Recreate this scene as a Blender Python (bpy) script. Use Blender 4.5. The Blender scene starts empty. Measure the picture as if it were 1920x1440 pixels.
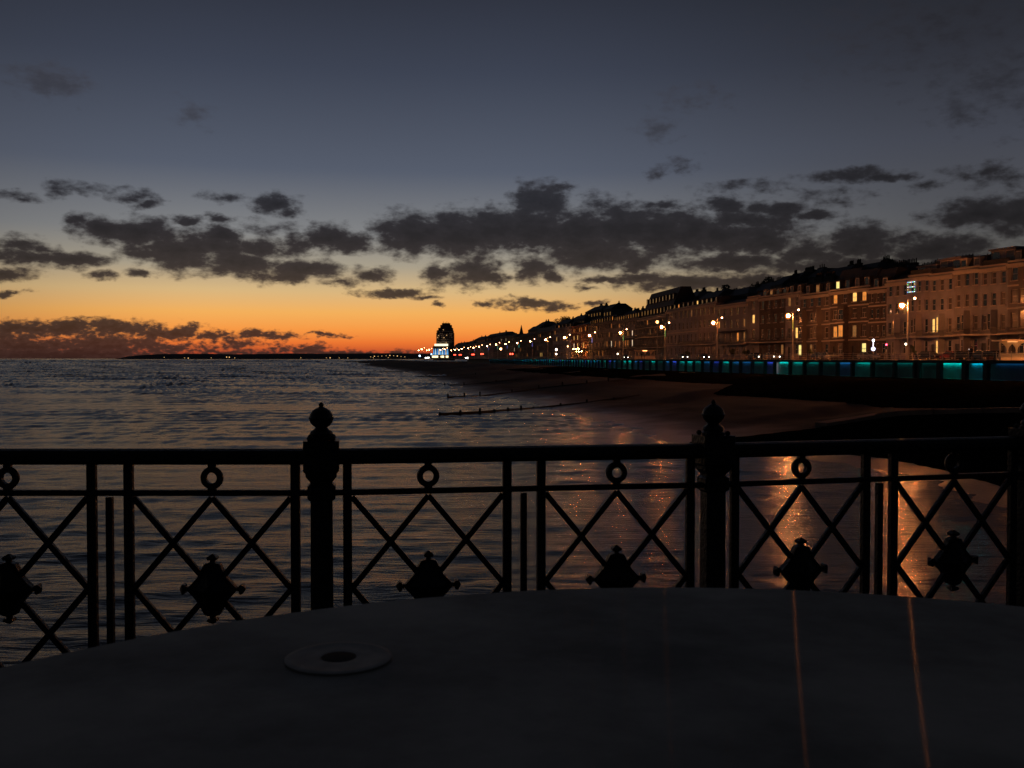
import bpy, math, random
from mathutils import Vector, noise
random.seed(7)
R = math.radians
S = bpy.context.scene
COL = S.collection

# ---------------------------------------------------------------- camera
F = 1867.0
CZ = 7.0
PITCH = math.atan(48 / F)
cam = bpy.data.cameras.new('camera'); camo = bpy.data.objects.new('camera', cam); COL.objects.link(camo)
camo.location = (0, 0, CZ); camo.rotation_euler = (R(90) - PITCH, 0, 0)
cam.sensor_width = 36; cam.lens = 36 * F / 1920
cam.clip_start = .05; cam.clip_end = 60000
cam.dof.use_dof = True; cam.dof.focus_distance = 60; cam.dof.aperture_fstop = 16
S.camera = camo
CP, SP = math.cos(PITCH), math.sin(PITCH)

def ray(px, py):
    u = (px - 960) / F; v = -(py - 720) / F
    return Vector((u, CP + v * SP, -SP + v * CP))
def at_z(px, py, z):
    d = ray(px, py); return Vector((0, 0, CZ)) + d * ((z - CZ) / d.z)
def at_y(px, py, y):
    d = ray(px, py); return Vector((0, 0, CZ)) + d * (y / d.y)
def pix(p):
    q = Vector(p) - Vector((0, 0, CZ))
    dep = q.y * CP - q.z * SP; up = q.y * SP + q.z * CP
    return 960 + F * q.x / dep, 720 - F * up / dep

# ---------------------------------------------------------------- colour helpers
def lin(c):
    c = c / 255.0
    return c / 12.92 if c <= .04045 else ((c + .055) / 1.055) ** 2.4
def rgb(r, g, b): return (lin(r), lin(g), lin(b), 1)

# ---------------------------------------------------------------- view
S.view_settings.view_transform = 'Standard'; S.view_settings.look = 'None'
S.view_settings.exposure = 0; S.view_settings.gamma = 1
S.cycles.use_light_tree = True
S.cycles.max_bounces = 5; S.cycles.diffuse_bounces = 2; S.cycles.glossy_bounces = 3
S.cycles.sample_clamp_indirect = 3
S.cycles.use_denoising = True

# ---------------------------------------------------------------- dusk sky (world)
W = bpy.data.worlds.new('World'); S.world = W; W.use_nodes = True
W.cycles.sampling_method = 'MANUAL'; W.cycles.sample_map_resolution = 256
nt = W.node_tree; nt.nodes.clear(); N = nt.nodes; K = nt.links
def nd(t, **kw):
    n = N.new(t)
    for k, v in kw.items(): setattr(n, k, v)
    return n
def mth(op, a, b=None, c=None, clamp=False):
    n = nd('ShaderNodeMath', operation=op); n.use_clamp = clamp
    for i, v in enumerate((a, b, c)):
        if v is None: continue
        if isinstance(v, (int, float)): n.inputs[i].default_value = v
        else: K.new(v, n.inputs[i])
    return n.outputs[0]
tc = nd('ShaderNodeTexCoord')
sx = nd('ShaderNodeSeparateXYZ'); K.new(tc.outputs['Generated'], sx.inputs[0])
az = mth('MULTIPLY', mth('ARCTAN2', sx.outputs[0], sx.outputs[1]), 57.29578)
el = mth('MULTIPLY', mth('ARCSINE', sx.outputs[2]), 57.29578)
def ramp(fac, stops):
    n = nd('ShaderNodeValToRGB'); e = n.color_ramp.elements
    n.color_ramp.interpolation = 'EASE' if False else 'LINEAR'
    while len(e) < len(stops): e.new(.5)
    for i, (p, c) in enumerate(stops): e[i].position = p; e[i].color = c
    K.new(fac, n.inputs[0]); return n.outputs[0]
elf = mth('POWER', mth('DIVIDE', el, 90, clamp=True), .5)      # sqrt keeps the low sky detailed
P_ = lambda d: math.sqrt(d / 90)
sunward = ramp(elf, [(0, rgb(120, 52, 38)), (P_(.35), rgb(190, 76, 42)), (P_(.9), rgb(236, 118, 50)), (P_(1.6), rgb(247, 152, 68)),
                     (P_(2.6), rgb(243, 176, 92)), (P_(3.8), rgb(216, 182, 128)), (P_(5.2), rgb(168, 158, 138)), (P_(7.0), rgb(130, 131, 132)),
                     (P_(10.5), rgb(85, 92, 107)), (P_(15.9), rgb(60, 66, 81)), (P_(19.8), rgb(47, 51, 63)), (P_(45), rgb(31, 33, 40)), (1, rgb(24, 26, 32))])
away = ramp(elf, [(0, rgb(80, 62, 50)), (P_(2), rgb(92, 78, 62)), (P_(4), rgb(96, 88, 76)), (P_(5.5), rgb(88, 86, 82)), (P_(7.5), rgb(80, 81, 85)),
                  (P_(11.4), rgb(66, 69, 79)), (P_(15.9), rgb(46, 48, 56)), (P_(19.8), rgb(34, 36, 42)), (P_(45), rgb(24, 25, 30)), (1, rgb(19, 20, 25))])
back = ramp(elf, [(0, rgb(30, 33, 42)), (P_(20), rgb(26, 28, 33)), (1, rgb(19, 20, 25))])
adif = mth('ABSOLUTE', mth('ADD', az, 9))
mr = nd('ShaderNodeMapRange', interpolation_type='SMOOTHSTEP'); K.new(adif, mr.inputs[0])
mr.inputs[1].default_value = 7; mr.inputs[2].default_value = 36
mr2 = nd('ShaderNodeMapRange', interpolation_type='SMOOTHSTEP'); K.new(adif, mr2.inputs[0])
mr2.inputs[1].default_value = 40; mr2.inputs[2].default_value = 110
def mix(f, a, b):
    n = nd('ShaderNodeMix', data_type='RGBA')
    if isinstance(f, (int, float)): n.inputs[0].default_value = f
    else: K.new(f, n.inputs[0])
    for s, v in ((n.inputs[6], a), (n.inputs[7], b)):
        if isinstance(v, tuple): s.default_value = v
        else: K.new(v, s)
    return n.outputs[2]
sky = mix(mr2.outputs[0], mix(mr.outputs[0], sunward, away), back)
# a little of the physical twilight sky, its sun just under the horizon in the glow
nish = nd('ShaderNodeTexSky', sky_type='NISHITA'); nish.sun_disc = False
nish.sun_elevation = R(-4); nish.sun_rotation = R(-9)
add = nd('ShaderNodeVectorMath', operation='MULTIPLY_ADD'); K.new(nish.outputs[0], add.inputs[0])
add.inputs[1].default_value = (.015, .015, .02); K.new(sky, add.inputs[2])
sky = add.outputs[0]
# clouds: directions in degrees (azimuth, elevation), warped by noise, banks given as soft lobes
cx = nd('ShaderNodeCombineXYZ'); K.new(az, cx.inputs[0]); K.new(el, cx.inputs[1])
stretch = nd('ShaderNodeVectorMath', operation='MULTIPLY'); K.new(cx.outputs[0], stretch.inputs[0]); stretch.inputs[1].default_value = (.75, 1.35, 1)
nz = nd('ShaderNodeTexNoise'); K.new(stretch.outputs[0], nz.inputs['Vector']); nz.inputs['Scale'].default_value = .8; nz.inputs['Detail'].default_value = 5; nz.inputs['Roughness'].default_value = .6
w1 = nd('ShaderNodeVectorMath', operation='MULTIPLY_ADD'); K.new(nz.outputs['Color'], w1.inputs[0]); w1.inputs[1].default_value = (1.7, .9, 0); w1.inputs[2].default_value = (-.85, -.45, 0)
w2 = nd('ShaderNodeVectorMath', operation='ADD'); K.new(cx.outputs[0], w2.inputs[0]); K.new(w1.outputs[0], w2.inputs[1])
CL = [  # photo-measured direction (px), half extents (px), strength
 (190,428,46,20,1),(150,412,20,12,.8),(265,438,78,26,1),(335,470,90,32,1),(405,462,48,32,1),(450,490,85,24,1),(415,443,40,20,1),
 (575,506,66,17,1),(530,517,80,12,.8),(618,447,42,24,1),(655,455,44,20,1),(495,468,60,20,.8),(560,460,38,18,.7),
 (60,483,70,13,.8),(120,487,78,11,1),(150,487,40,12,.8),(40,458,42,13,.8),(25,512,42,10,.8),(85,470,30,8,.6),
 (780,440,82,36,1.1),(862,442,90,40,1.1),(930,432,74,38,1.1),(1000,432,90,42,1.1),(1012,380,50,34,1),(1050,352,26,8,.6),(1085,440,100,46,1.1),
 (1170,430,90,42,1.1),(1235,440,90,42,1.1),(1300,436,80,38,1),(1110,478,110,26,1),(1200,498,40,14,.9),
 (820,517,30,20,.7),(888,508,58,26,.85),(925,522,34,12,.9),(1003,505,42,22,.85),(1032,520,24,10,.8),(697,515,36,14,.9),(640,530,40,6,.5),
 (740,549,62,7,.9),(800,558,30,4,.6),(820,568,12,4,.8),(905,569,16,6,.8),(1000,570,66,8,.8),(1044,575,30,6,.8),(955,566,40,6,.5),(1110,567,22,5,.8),
 (1140,525,42,6,.8),(1100,538,24,5,.7),(1200,522,60,9,.9),(1300,530,125,15,1),(1400,524,80,14,1),
 (1240,387,46,9,.8),(1362,383,42,13,.9),(1450,392,72,13,.95),(1530,402,42,9,.9),(1400,412,105,18,.85),(1345,440,80,34,1),(1425,445,85,34,.9),
 (1380,492,120,15,1),(1500,475,70,22,.7),(1614,458,74,31,1),(1540,480,60,18,.8),(1760,470,95,26,.9),(1700,482,60,18,.8),(1700,440,26,10,.5),
 (1850,398,88,24,.9),(1815,408,60,18,.8),(1905,410,50,30,.9),(1600,326,70,11,.8),(1665,331,45,8,.8),(1850,322,48,14,.6),(1740,347,24,8,.5),
 (1580,498,200,12,.9),(1800,495,140,14,.7),(1545,372,60,12,.35),(1900,335,60,10,.4),
 (90,152,54,20,.5),(125,162,26,20,.6),(358,216,26,14,.28),(1236,240,28,16,.36),(1805,206,34,18,.34),(1282,306,22,10,.3),(1232,321,20,9,.3),(1292,185,40,14,.22),(1395,350,60,8,.35),
 (1760,40,150,50,.3),(1890,150,90,40,.3),
 (250,370,34,11,.7),(280,381,22,8,.7),(512,382,40,15,.85),(540,400,26,10,.8),(412,370,34,8,.5),(110,355,22,10,.5),(160,355,26,9,.5),(35,369,34,6,.5),
 (350,413,22,8,.7),(410,410,26,7,.8),(500,428,60,10,.35),(20,549,28,5,.8),(190,518,22,7,.8),(266,513,24,8,.8),(1120,380,40,14,.35),
 (50,618,80,15,1),(130,614,90,13,1),(215,618,90,16,1),(290,626,50,12,.9),(335,622,46,11,.9),(400,628,34,8,.9),(480,628,40,8,.9),(530,632,40,6,.7),
 (60,648,120,20,.95),(200,648,120,18,.95),(110,664,220,14,1.2),(330,650,80,10,.7),(450,645,60,8,.6),(430,660,120,5,.6),(560,655,60,7,.8),(610,629,34,4,.8),(610,662,90,6,.8),(700,662,90,5,.6)]
m = None
wsp = nd('ShaderNodeSeparateXYZ'); K.new(w2.outputs[0], wsp.inputs[0]); wx, wy = wsp.outputs[0], wsp.outputs[1]
def azel(px, py):
    d = ray(px, py).normalized(); return math.degrees(math.atan2(d.x, d.y)), math.degrees(math.asin(d.z))
dpp = math.degrees(1 / F)
for (px, py, hx, hy, w) in CL:
    a, e = azel(px, py); rx, ry = hx * dpp * 1.22, hy * dpp * 1.35
    xx = mth('MULTIPLY_ADD', wx, 1 / rx, -a / rx); yy = mth('MULTIPLY_ADD', wy, 1 / ry, -e / ry)
    v = mth('MULTIPLY_ADD', mth('SQRT', mth('MULTIPLY_ADD', yy, yy, mth('MULTIPLY', xx, xx))), -w, w)
    m = v if m is None else mth('MAXIMUM', m, v)
nz2 = nd('ShaderNodeTexNoise'); K.new(stretch.outputs[0], nz2.inputs['Vector']); nz2.inputs['Scale'].default_value = 1.25; nz2.inputs['Detail'].default_value = 6; nz2.inputs['Roughness'].default_value = .56
nz3 = nd('ShaderNodeTexNoise'); K.new(stretch.outputs[0], nz3.inputs['Vector']); nz3.inputs['Scale'].default_value = 4.2; nz3.inputs['Detail'].default_value = 4
lo_ = nd('ShaderNodeMapRange'); K.new(el, lo_.inputs[0]); lo_.inputs[1].default_value = 1.2; lo_.inputs[2].default_value = 4.5; lo_.inputs[3].default_value = 1.5; lo_.inputs[4].default_value = .3
m = mth('ADD', m, mth('MULTIPLY', mth('ADD', nz3.outputs[0], -.5), lo_.outputs[0]))
m2 = mth('ADD', m, mth('MULTIPLY_ADD', nz2.outputs[0], 1.45, -.72))
cm = nd('ShaderNodeMapRange', interpolation_type='SMOOTHSTEP'); K.new(m2, cm.inputs[0])
cm.inputs[1].default_value = -.16; cm.inputs[2].default_value = .52
thick = nd('ShaderNodeMapRange'); K.new(m2, thick.inputs[0]); thick.inputs[1].default_value = .1; thick.inputs[2].default_value = 1.0
ccol_s = ramp(elf, [(0, rgb(60, 40, 36)), (P_(.8), rgb(72, 49, 42)), (P_(1.7), rgb(66, 49, 44)), (P_(3.2), rgb(70, 56, 50)), (P_(5.2), rgb(54, 46, 46)), (P_(7), rgb(44, 40, 43)), (P_(9), rgb(44, 44, 50)), (P_(16), rgb(64, 62, 68)), (1, rgb(26, 28, 36))])
ccol_a = ramp(elf, [(0, rgb(52, 42, 38)), (P_(5), rgb(38, 34, 34)), (P_(9), rgb(38, 37, 40)), (P_(16), rgb(40, 40, 46)), (1, rgb(18, 20, 27))])
ccol = mix(mr.outputs[0], ccol_s, ccol_a)
dark = nd('ShaderNodeVectorMath', operation='SCALE'); K.new(ccol, dark.inputs[0]); K.new(mth('MULTIPLY_ADD', thick.outputs[0], -.55, 1.14), dark.inputs['Scale'])
hi_ = nd('ShaderNodeMapRange'); K.new(el, hi_.inputs[0]); hi_.inputs[1].default_value = 10.8; hi_.inputs[2].default_value = 12.8; hi_.inputs[3].default_value = .96; hi_.inputs[4].default_value = .6
final = mix(mth('MULTIPLY', cm.outputs[0], hi_.outputs[0]), sky, dark.outputs[0])
bg = nd('ShaderNodeBackground'); K.new(final, bg.inputs[0]); bg.inputs[1].default_value = 1
out = nd('ShaderNodeOutputWorld'); K.new(bg.outputs[0], out.inputs[0])

# ---------------------------------------------------------------- materials
MATS = {}
def mat(name, col, rough=.8, var=.0, vscale=1.0, metal=0, bump=0, bscale=5, emit=None, estr=0, spec=.5, col2=None):
    if name in MATS: return MATS[name]
    m_ = bpy.data.materials.new(name); m_.use_nodes = True
    t = m_.node_tree; p = t.nodes['Principled BSDF']
    p.inputs['Roughness'].default_value = rough; p.inputs['Metallic'].default_value = metal
    p.inputs['Specular IOR Level'].default_value = spec
    c4 = (*col[:3], 1)
    if var or bump or col2:
        g = t.nodes.new('ShaderNodeTexCoord')
        nn = t.nodes.new('ShaderNodeTexNoise'); nn.inputs['Scale'].default_value = vscale; nn.inputs['Detail'].default_value = 6
        t.links.new(g.outputs['Object'], nn.inputs['Vector'])
        cr = t.nodes.new('ShaderNodeValToRGB')
        lo = col2 if col2 else tuple(x * (1 - var) for x in col[:3]); hi = tuple(min(1, x * (1 + var)) for x in col[:3])
        cr.color_ramp.elements[0].position = .35; cr.color_ramp.elements[0].color = (*lo[:3], 1)
        cr.color_ramp.elements[1].position = .65; cr.color_ramp.elements[1].color = (*hi, 1)
        t.links.new(nn.outputs[0], cr.inputs[0]); t.links.new(cr.outputs[0], p.inputs['Base Color'])
        if bump:
            n3 = t.nodes.new('ShaderNodeTexNoise'); n3.inputs['Scale'].default_value = bscale; n3.inputs['Detail'].default_value = 5
            t.links.new(g.outputs['Object'], n3.inputs['Vector'])
            b = t.nodes.new('ShaderNodeBump'); b.inputs['Strength'].default_value = bump; b.inputs['Distance'].default_value = .05
            t.links.new(n3.outputs[0], b.inputs['Height']); t.links.new(b.outputs[0], p.inputs['Normal'])
    else: p.inputs['Base Color'].default_value = c4
    if emit:
        p.inputs['Emission Color'].default_value = (*emit[:3], 1); p.inputs['Emission Strength'].default_value = estr
    MATS[name] = m_; return m_
def emis(name, col, s):
    m_ = mat(name, (.02, .02, .02), emit=col, estr=s); return m_

IRON = mat('black_painted_iron', (.004, .004, .0045), .36, spec=.25, var=.3, vscale=8, bump=.25, bscale=60)
CREAM = mat('cream_stucco', (.27, .215, .185), .85, var=.18, vscale=.5, bump=.3)
WHITE = mat('white_stucco', (.34, .29, .25), .8, var=.15, vscale=.5, bump=.3)
BUFF = mat('buff_stucco', (.19, .15, .125), .85, var=.2, vscale=.5, bump=.3)
BRICK = mat('brown_brick', (.055, .042, .042), .9, var=.25, vscale=2, bump=.4)
REDB = mat('red_brick', (.20, .09, .06), .9, var=.25, vscale=2, bump=.4)
GREYB = mat('grey_stone', (.13, .115, .105), .9, var=.25, vscale=1, bump=.4)
SLATE = mat('roof_slate', (.02, .02, .023), .7, var=.3, vscale=2)
TRIM = mat('white_trim', (.36, .32, .29), .7)
GLASS = mat('dark_window_glass', (.02, .022, .025), .08, spec=.8)
CURT = mat('curtained_window_glass', (.07, .06, .05), .25, var=.3, vscale=1)
LIT = [emis('lit_window_yellow', (1, .55, .14), 1.3), emis('lit_window_orange', (1, .33, .06), .75), emis('dim_window_glow', (1, .42, .12), .22), emis('lit_window_white', (1, .78, .5), 1.6), emis('lit_window_green', (1, .8, .25), 1.1)]
CHIM = mat('chimney_brick', (.035, .027, .022), .9, var=.3, vscale=2)
METAL = mat('pale_post_paint', (.45, .43, .40), .45)
DARKM = mat('dark_metal', (.03, .03, .03), .5)
CONC = mat('concrete', (.30, .27, .23), .85, var=.2, vscale=.6, bump=.4)
ASPH = mat('asphalt', (.015, .015, .02), .9, var=.2, vscale=.8)
TIMB = mat('wet_timber', (.014, .012, .010), .6, var=.4, vscale=2)
LEAF = mat('dark_foliage', (.045, .06, .03), .8, var=.4, vscale=2)
BARK = mat('bark', (.06, .045, .03), .9)
HILL = mat('hill_scrub', (.035, .035, .022), .95, var=.4, vscale=.05)
FARH = mat('far_headland', (.05, .035, .03), .95, var=.2, vscale=.01)
CARP = [mat('car_paint_dark', (.02, .02, .025), .25), mat('car_paint_silver', (.25, .25, .26), .3), mat('car_paint_red', (.16, .015, .015), .3), mat('car_paint_blue', (.02, .04, .10), .3)]
TYRE = mat('tyre_rubber', (.015, .015, .015), .8)
BULB = emis('sodium_lamp', (1, .29, .07), 1750)
BULBM = emis('sodium_lamp_farther', (1, .29, .07), 760)
BULB2 = emis('sodium_lamp_small', (1, .45, .2), 28)
FARB = emis('far_sodium_lamp', (1, .42, .15), 80)
HOOD = mat('lamp_hood', (.30, .28, .25), .5)

HALO = bpy.data.materials.new('lantern_glare_halo'); HALO.use_nodes = True  # see-through glowing shell that imitates glare around the bulb
_t = HALO.node_tree; _t.nodes.remove(_t.nodes['Principled BSDF']); _a = _t.nodes.new('ShaderNodeBsdfTransparent'); _b = _t.nodes.new('ShaderNodeEmission'); _b.inputs[0].default_value = (1, .27, .04, 1); _b.inputs[1].default_value = 1.5
_m = _t.nodes.new('ShaderNodeMixShader'); _m.inputs[0].default_value = .26; _t.links.new(_a.outputs[0], _m.inputs[1]); _t.links.new(_b.outputs[0], _m.inputs[2]); _t.links.new(_m.outputs[0], _t.nodes['Material Output'].inputs[0])
# ---------------------------------------------------------------- mesh helpers
class MB:
    def __init__(s): s.v = []; s.f = []
    def box(s, x0, x1, y0, y1, z0, z1):
        b = len(s.v); s.v += [(x, y, z) for z in (z0, z1) for (x, y) in ((x0, y0), (x1, y0), (x1, y1), (x0, y1))]
        s.f += [[b + i for i in q] for q in ((3, 2, 1, 0), (4, 5, 6, 7), (0, 1, 5, 4), (1, 2, 6, 5), (2, 3, 7, 6), (3, 0, 4, 7))]
    def quad(s, *p):
        b = len(s.v); s.v += [tuple(q) for q in p]; s.f.append(list(range(b, b + len(p))))
    def hull(s, low, high):
        b = len(s.v); n = len(low); s.v += [tuple(q) for q in low] + [tuple(q) for q in high]
        s.f.append([b + i for i in reversed(range(n))]); s.f.append([b + n + i for i in range(n)])
        for i in range(n): j = (i + 1) % n; s.f.append([b + i, b + j, b + n + j, b + n + i])
    def bar(s, p, q, w, h, up=(0, 0, 1)):
        p, q = Vector(p), Vector(q); d = (q - p).normalized(); a = d.cross(Vector(up))
        if a.length < 1e-4: a = d.cross(Vector((0, 1, 0)))
        a.normalize(); c = a.cross(d).normalized(); a = a * w / 2; c = c * h / 2
        s.hull([p - a - c, p + a - c, p + a + c, p - a + c], [q - a - c, q + a - c, q + a + c, q - a + c])
    def tube(s, p, q, r0, r1=None, n=10):
        r1 = r0 if r1 is None else r1
        p, q = Vector(p), Vector(q); d = (q - p).normalized(); a = d.cross(Vector((0, 0, 1)))
        if a.length < 1e-4: a = Vector((1, 0, 0))
        a.normalize(); c = a.cross(d)
        s.hull([p + (a * math.cos(t) - c * math.sin(t)) * r0 for t in [2 * math.pi * i / n for i in range(n)]],
               [q + (a * math.cos(t) - c * math.sin(t)) * r1 for t in [2 * math.pi * i / n for i in range(n)]])
    def lathe(s, prof, n=20, c=(0, 0, 0)):
        b = len(s.v)
        for (r, z) in prof:
            for i in range(n):
                t = 2 * math.pi * i / n; s.v.append((c[0] + r * math.cos(t), c[1] + r * math.sin(t), c[2] + z))
        for k in range(len(prof) - 1):
            for i in range(n):
                j = (i + 1) % n; s.f.append([b + k * n + i, b + k * n + j, b + (k + 1) * n + j, b + (k + 1) * n + i])
        s.f.append([b + i for i in reversed(range(n))]); s.f.append([b + (len(prof) - 1) * n + i for i in range(n)])
    def sphere(s, c, r, n=10, m_=6, sz=1):
        s.lathe([(max(1e-3, r * math.sin(math.pi * k / m_)), -r * sz * math.cos(math.pi * k / m_)) for k in range(m_ + 1)], n, c)
    def mesh(s, name):
        me = bpy.data.meshes.new(name); me.from_pydata(s.v, [], s.f); return me
    def build(s, name, m_, parent=None, smooth=False, bevel=0):
        me = s.mesh(name); me.materials.append(m_)
        return link(name, me, parent, smooth, bevel)
def link(name, me, parent=None, smooth=False, bevel=0):
    o = bpy.data.objects.new(name, me); COL.objects.link(o)
    if parent: o.parent = parent
    if smooth:
        me.polygons.foreach_set('use_smooth', [True] * len(me.polygons))
        try: me.set_sharp_from_angle(angle=R(40))
        except Exception: pass
    if bevel:
        b = o.modifiers.new('bevel', 'BEVEL'); b.width = bevel; b.segments = 2; b.limit_method = 'ANGLE'
    return o
def thing(name, label, cat, loc=(0, 0, 0), rz=0, group=None):
    o = bpy.data.objects.new(name, None); COL.objects.link(o); o.location = loc; o.rotation_euler = (0, 0, rz)
    return tag(o, label, cat, group)
def tag(o, label, cat, group=None):
    o['label'] = label; o['category'] = cat
    if group: o['group'] = group
    return o
def struct(o, kind='structure'): o['kind'] = kind; return o
def dup(root, loc, rz, label, group=None):
    r = root.copy(); COL.objects.link(r); r.location = loc; r.rotation_euler = (0, 0, rz); r['label'] = label
    if group: r['group'] = group
    for ch in list(root.children):
        c = ch.copy(); COL.objects.link(c); c.parent = r
        for g in list(ch.children):
            d = g.copy(); COL.objects.link(d); d.parent = c
    return r

# ---------------------------------------------------------------- plan lines (metres): street lamps, seafront edge, facades
SC = .8
LL = [(117, 50), (101, 100), (92.5, 125), (84, 150), (73.5, 188), (62.5, 225), (53, 262), (45.4, 303), (39, 360), (32.8, 422), (26.7, 483), (19.6, 554)]
LL = [(x * SC, y * SC) for x, y in LL] + [(19.6 * SC - .17 * d, 554 * SC + d) for d in (40, 100, 200, 300, 400, 520, 700, 1000)]
def xl(y, off=0, line=LL):
    if y <= line[0][1]:
        (x0, y0), (x1, y1) = line[0], line[1]
    else:
        for i in range(len(line) - 1):
            (x0, y0), (x1, y1) = line[i], line[i + 1]
            if y <= y1: break
    return x0 + (x1 - x0) * (y - y0) / (y1 - y0) + off
def on_line(px, off, y0=40, y1=1500):     # where the view direction of a photo column meets the line moved inland by off
    k = (px - 960) / F
    for _ in range(60):
        ym = (y0 + y1) / 2
        if xl(ym, off) - k * ym * 1.0 > 0: y0 = ym
        else: y1 = ym
    return Vector((xl(ym, off), ym, 0))
EDGE = -3.5; FAC = 12.0; ROADZ = 6.78; LOWZ = 4.15

# ---------------------------------------------------------------- sea
SHORE_PX = [(1985, 1040), (1920, 965), (1800, 928), (1700, 890), (1500, 858), (1260, 833), (1170, 800), (1050, 772), (1000, 757), (960, 747), (850, 735), (830, 720), (800, 712), (760, 700), (690, 689), (670, 686)]
SHORE = [(24.5, -60), (23.5, 0), (22.8, 30)] + [tuple(at_z(x, y, 0)[:2]) for x, y in SHORE_PX] + [(-200, 1250), (-330, 1900), (-500, 2600)]
SHORE = [SHORE[0]] + [p for i, p in enumerate(SHORE[1:]) if p[1] > SHORE[i][1]]
def water_mat():
    m_ = bpy.data.materials.new('sea_water'); m_.use_nodes = True; t = m_.node_tree; p = t.nodes['Principled BSDF']
    p.inputs['Base Color'].default_value = (.014, .013, .012, 1); p.inputs['Roughness'].default_value = .21; p.inputs['IOR'].default_value = 1.22
    g = t.nodes.new('ShaderNodeNewGeometry')
    prev = None
    def layer(scale, sxy, strength, dist, detail, rot=0):
        nonlocal prev
        mp = t.nodes.new('ShaderNodeMapping'); t.links.new(g.outputs['Position'], mp.inputs[0]); mp.inputs['Scale'].default_value = (sxy[0], sxy[1], 1); mp.inputs['Rotation'].default_value = (0, 0, rot)
        n_ = t.nodes.new('ShaderNodeTexNoise'); n_.inputs['Scale'].default_value = scale; n_.inputs['Detail'].default_value = detail; n_.inputs['Roughness'].default_value = .6
        t.links.new(mp.outputs[0], n_.inputs['Vector'])
        b = t.nodes.new('ShaderNodeBump'); b.inputs['Strength'].default_value = strength; b.inputs['Distance'].default_value = dist
        t.links.new(n_.outputs[0], b.inputs['Height'])
        if prev: t.links.new(prev, b.inputs['Normal'])
        prev = b.outputs[0]
    layer(.7, (.16, 1), 1, .075, 3, -.05)
    layer(2.6, (.2, 1), 1, .06, 4, .06)
    t.links.new(prev, p.inputs['Normal'])
    return m_
SEA = water_mat()
import numpy as np
rng = np.random.default_rng(5)
rows = [-60.0, -30.0, 0.0]
y = 8.0
while y < 30000:
    rows.append(y); y += .22 if y < 40 else .35 if y < 70 else .7 if y < 200 else 2.4 if y < 1000 else 11 if y < 5000 else 900
rows = np.array(rows); NC = 420
frac = np.linspace(0, 1, NC)
xl_ = -(14 + np.maximum(rows, 0) * .62); xr_ = np.where(rows < 45, 40, np.minimum(40, 44 - rows * .05)); xr_ = np.where(rows > 500, 30 - rows * .12, xr_); xr_ = np.where(rows > 2000, rows * .5, xr_)
X = xl_[:, None] + (xr_ - xl_)[:, None] * frac[None, :]; Y = np.repeat(rows[:, None], NC, 1)
sp = np.maximum(np.gradient(rows), (xr_ - xl_) / NC); sp[:4] = 5
lam = np.exp(rng.uniform(np.log(.8), np.log(60), 110)); th = rng.normal(-.08, .26, 110); ph = rng.uniform(0, 6.28, 110)
wgt = 1 / (1 + np.exp(-(lam[None, :] / sp[:, None] - 3.5) * 1.5)) * np.exp(-np.maximum(0, lam[None, :] / (2.2 + sp[:, None] * 4.5) - 1))
wgt = wgt / np.sqrt((wgt ** 2).sum(1) / 2 + 1e-6)[:, None] * (.050 + .055 * np.clip((rows[:, None] - 40) / 300, 0, 1))
Z = np.zeros_like(X)
patch = .75 + .5 * np.sin(X * .05 + Y * .11 + 1.5 * np.sin(X * .021 - Y * .017)) * np.sin(Y * .043 - X * .013 + 2 * np.sin(X * .03))
for k in range(110):
    kk = 2 * np.pi / lam[k]; a_ = kk * (np.sin(th[k]) * X + np.cos(th[k]) * Y) + ph[k] + .8 * np.sin(X * .04 * k % 7 + Y * .03)
    Z += (wgt[:, k] / kk)[:, None] * np.sin(a_)
Z *= patch; Z[rows < 5] = 0; Z[rows > 5200] = 0
me = bpy.data.meshes.new('sea'); nr = len(rows)
vv = np.stack([X, Y, Z], -1).reshape(-1, 3)
ii = (np.arange(nr - 1)[:, None] * NC + np.arange(NC - 1)[None, :]).reshape(-1)
ff = np.stack([ii, ii + 1, ii + NC + 1, ii + NC], -1)
me.vertices.add(len(vv)); me.vertices.foreach_set('co', vv.reshape(-1).astype(np.float32))
me.loops.add(ff.size); me.loops.foreach_set('vertex_index', ff.reshape(-1).astype(np.int32))
me.polygons.add(len(ff)); me.polygons.foreach_set('loop_start', np.arange(0, ff.size, 4, dtype=np.int32)); me.polygons.foreach_set('loop_total', np.full(len(ff), 4, dtype=np.int32))
me.update(); me.materials.append(SEA)
struct(link('sea', me)); me.polygons.foreach_set('use_smooth', [True] * len(ff))


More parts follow.
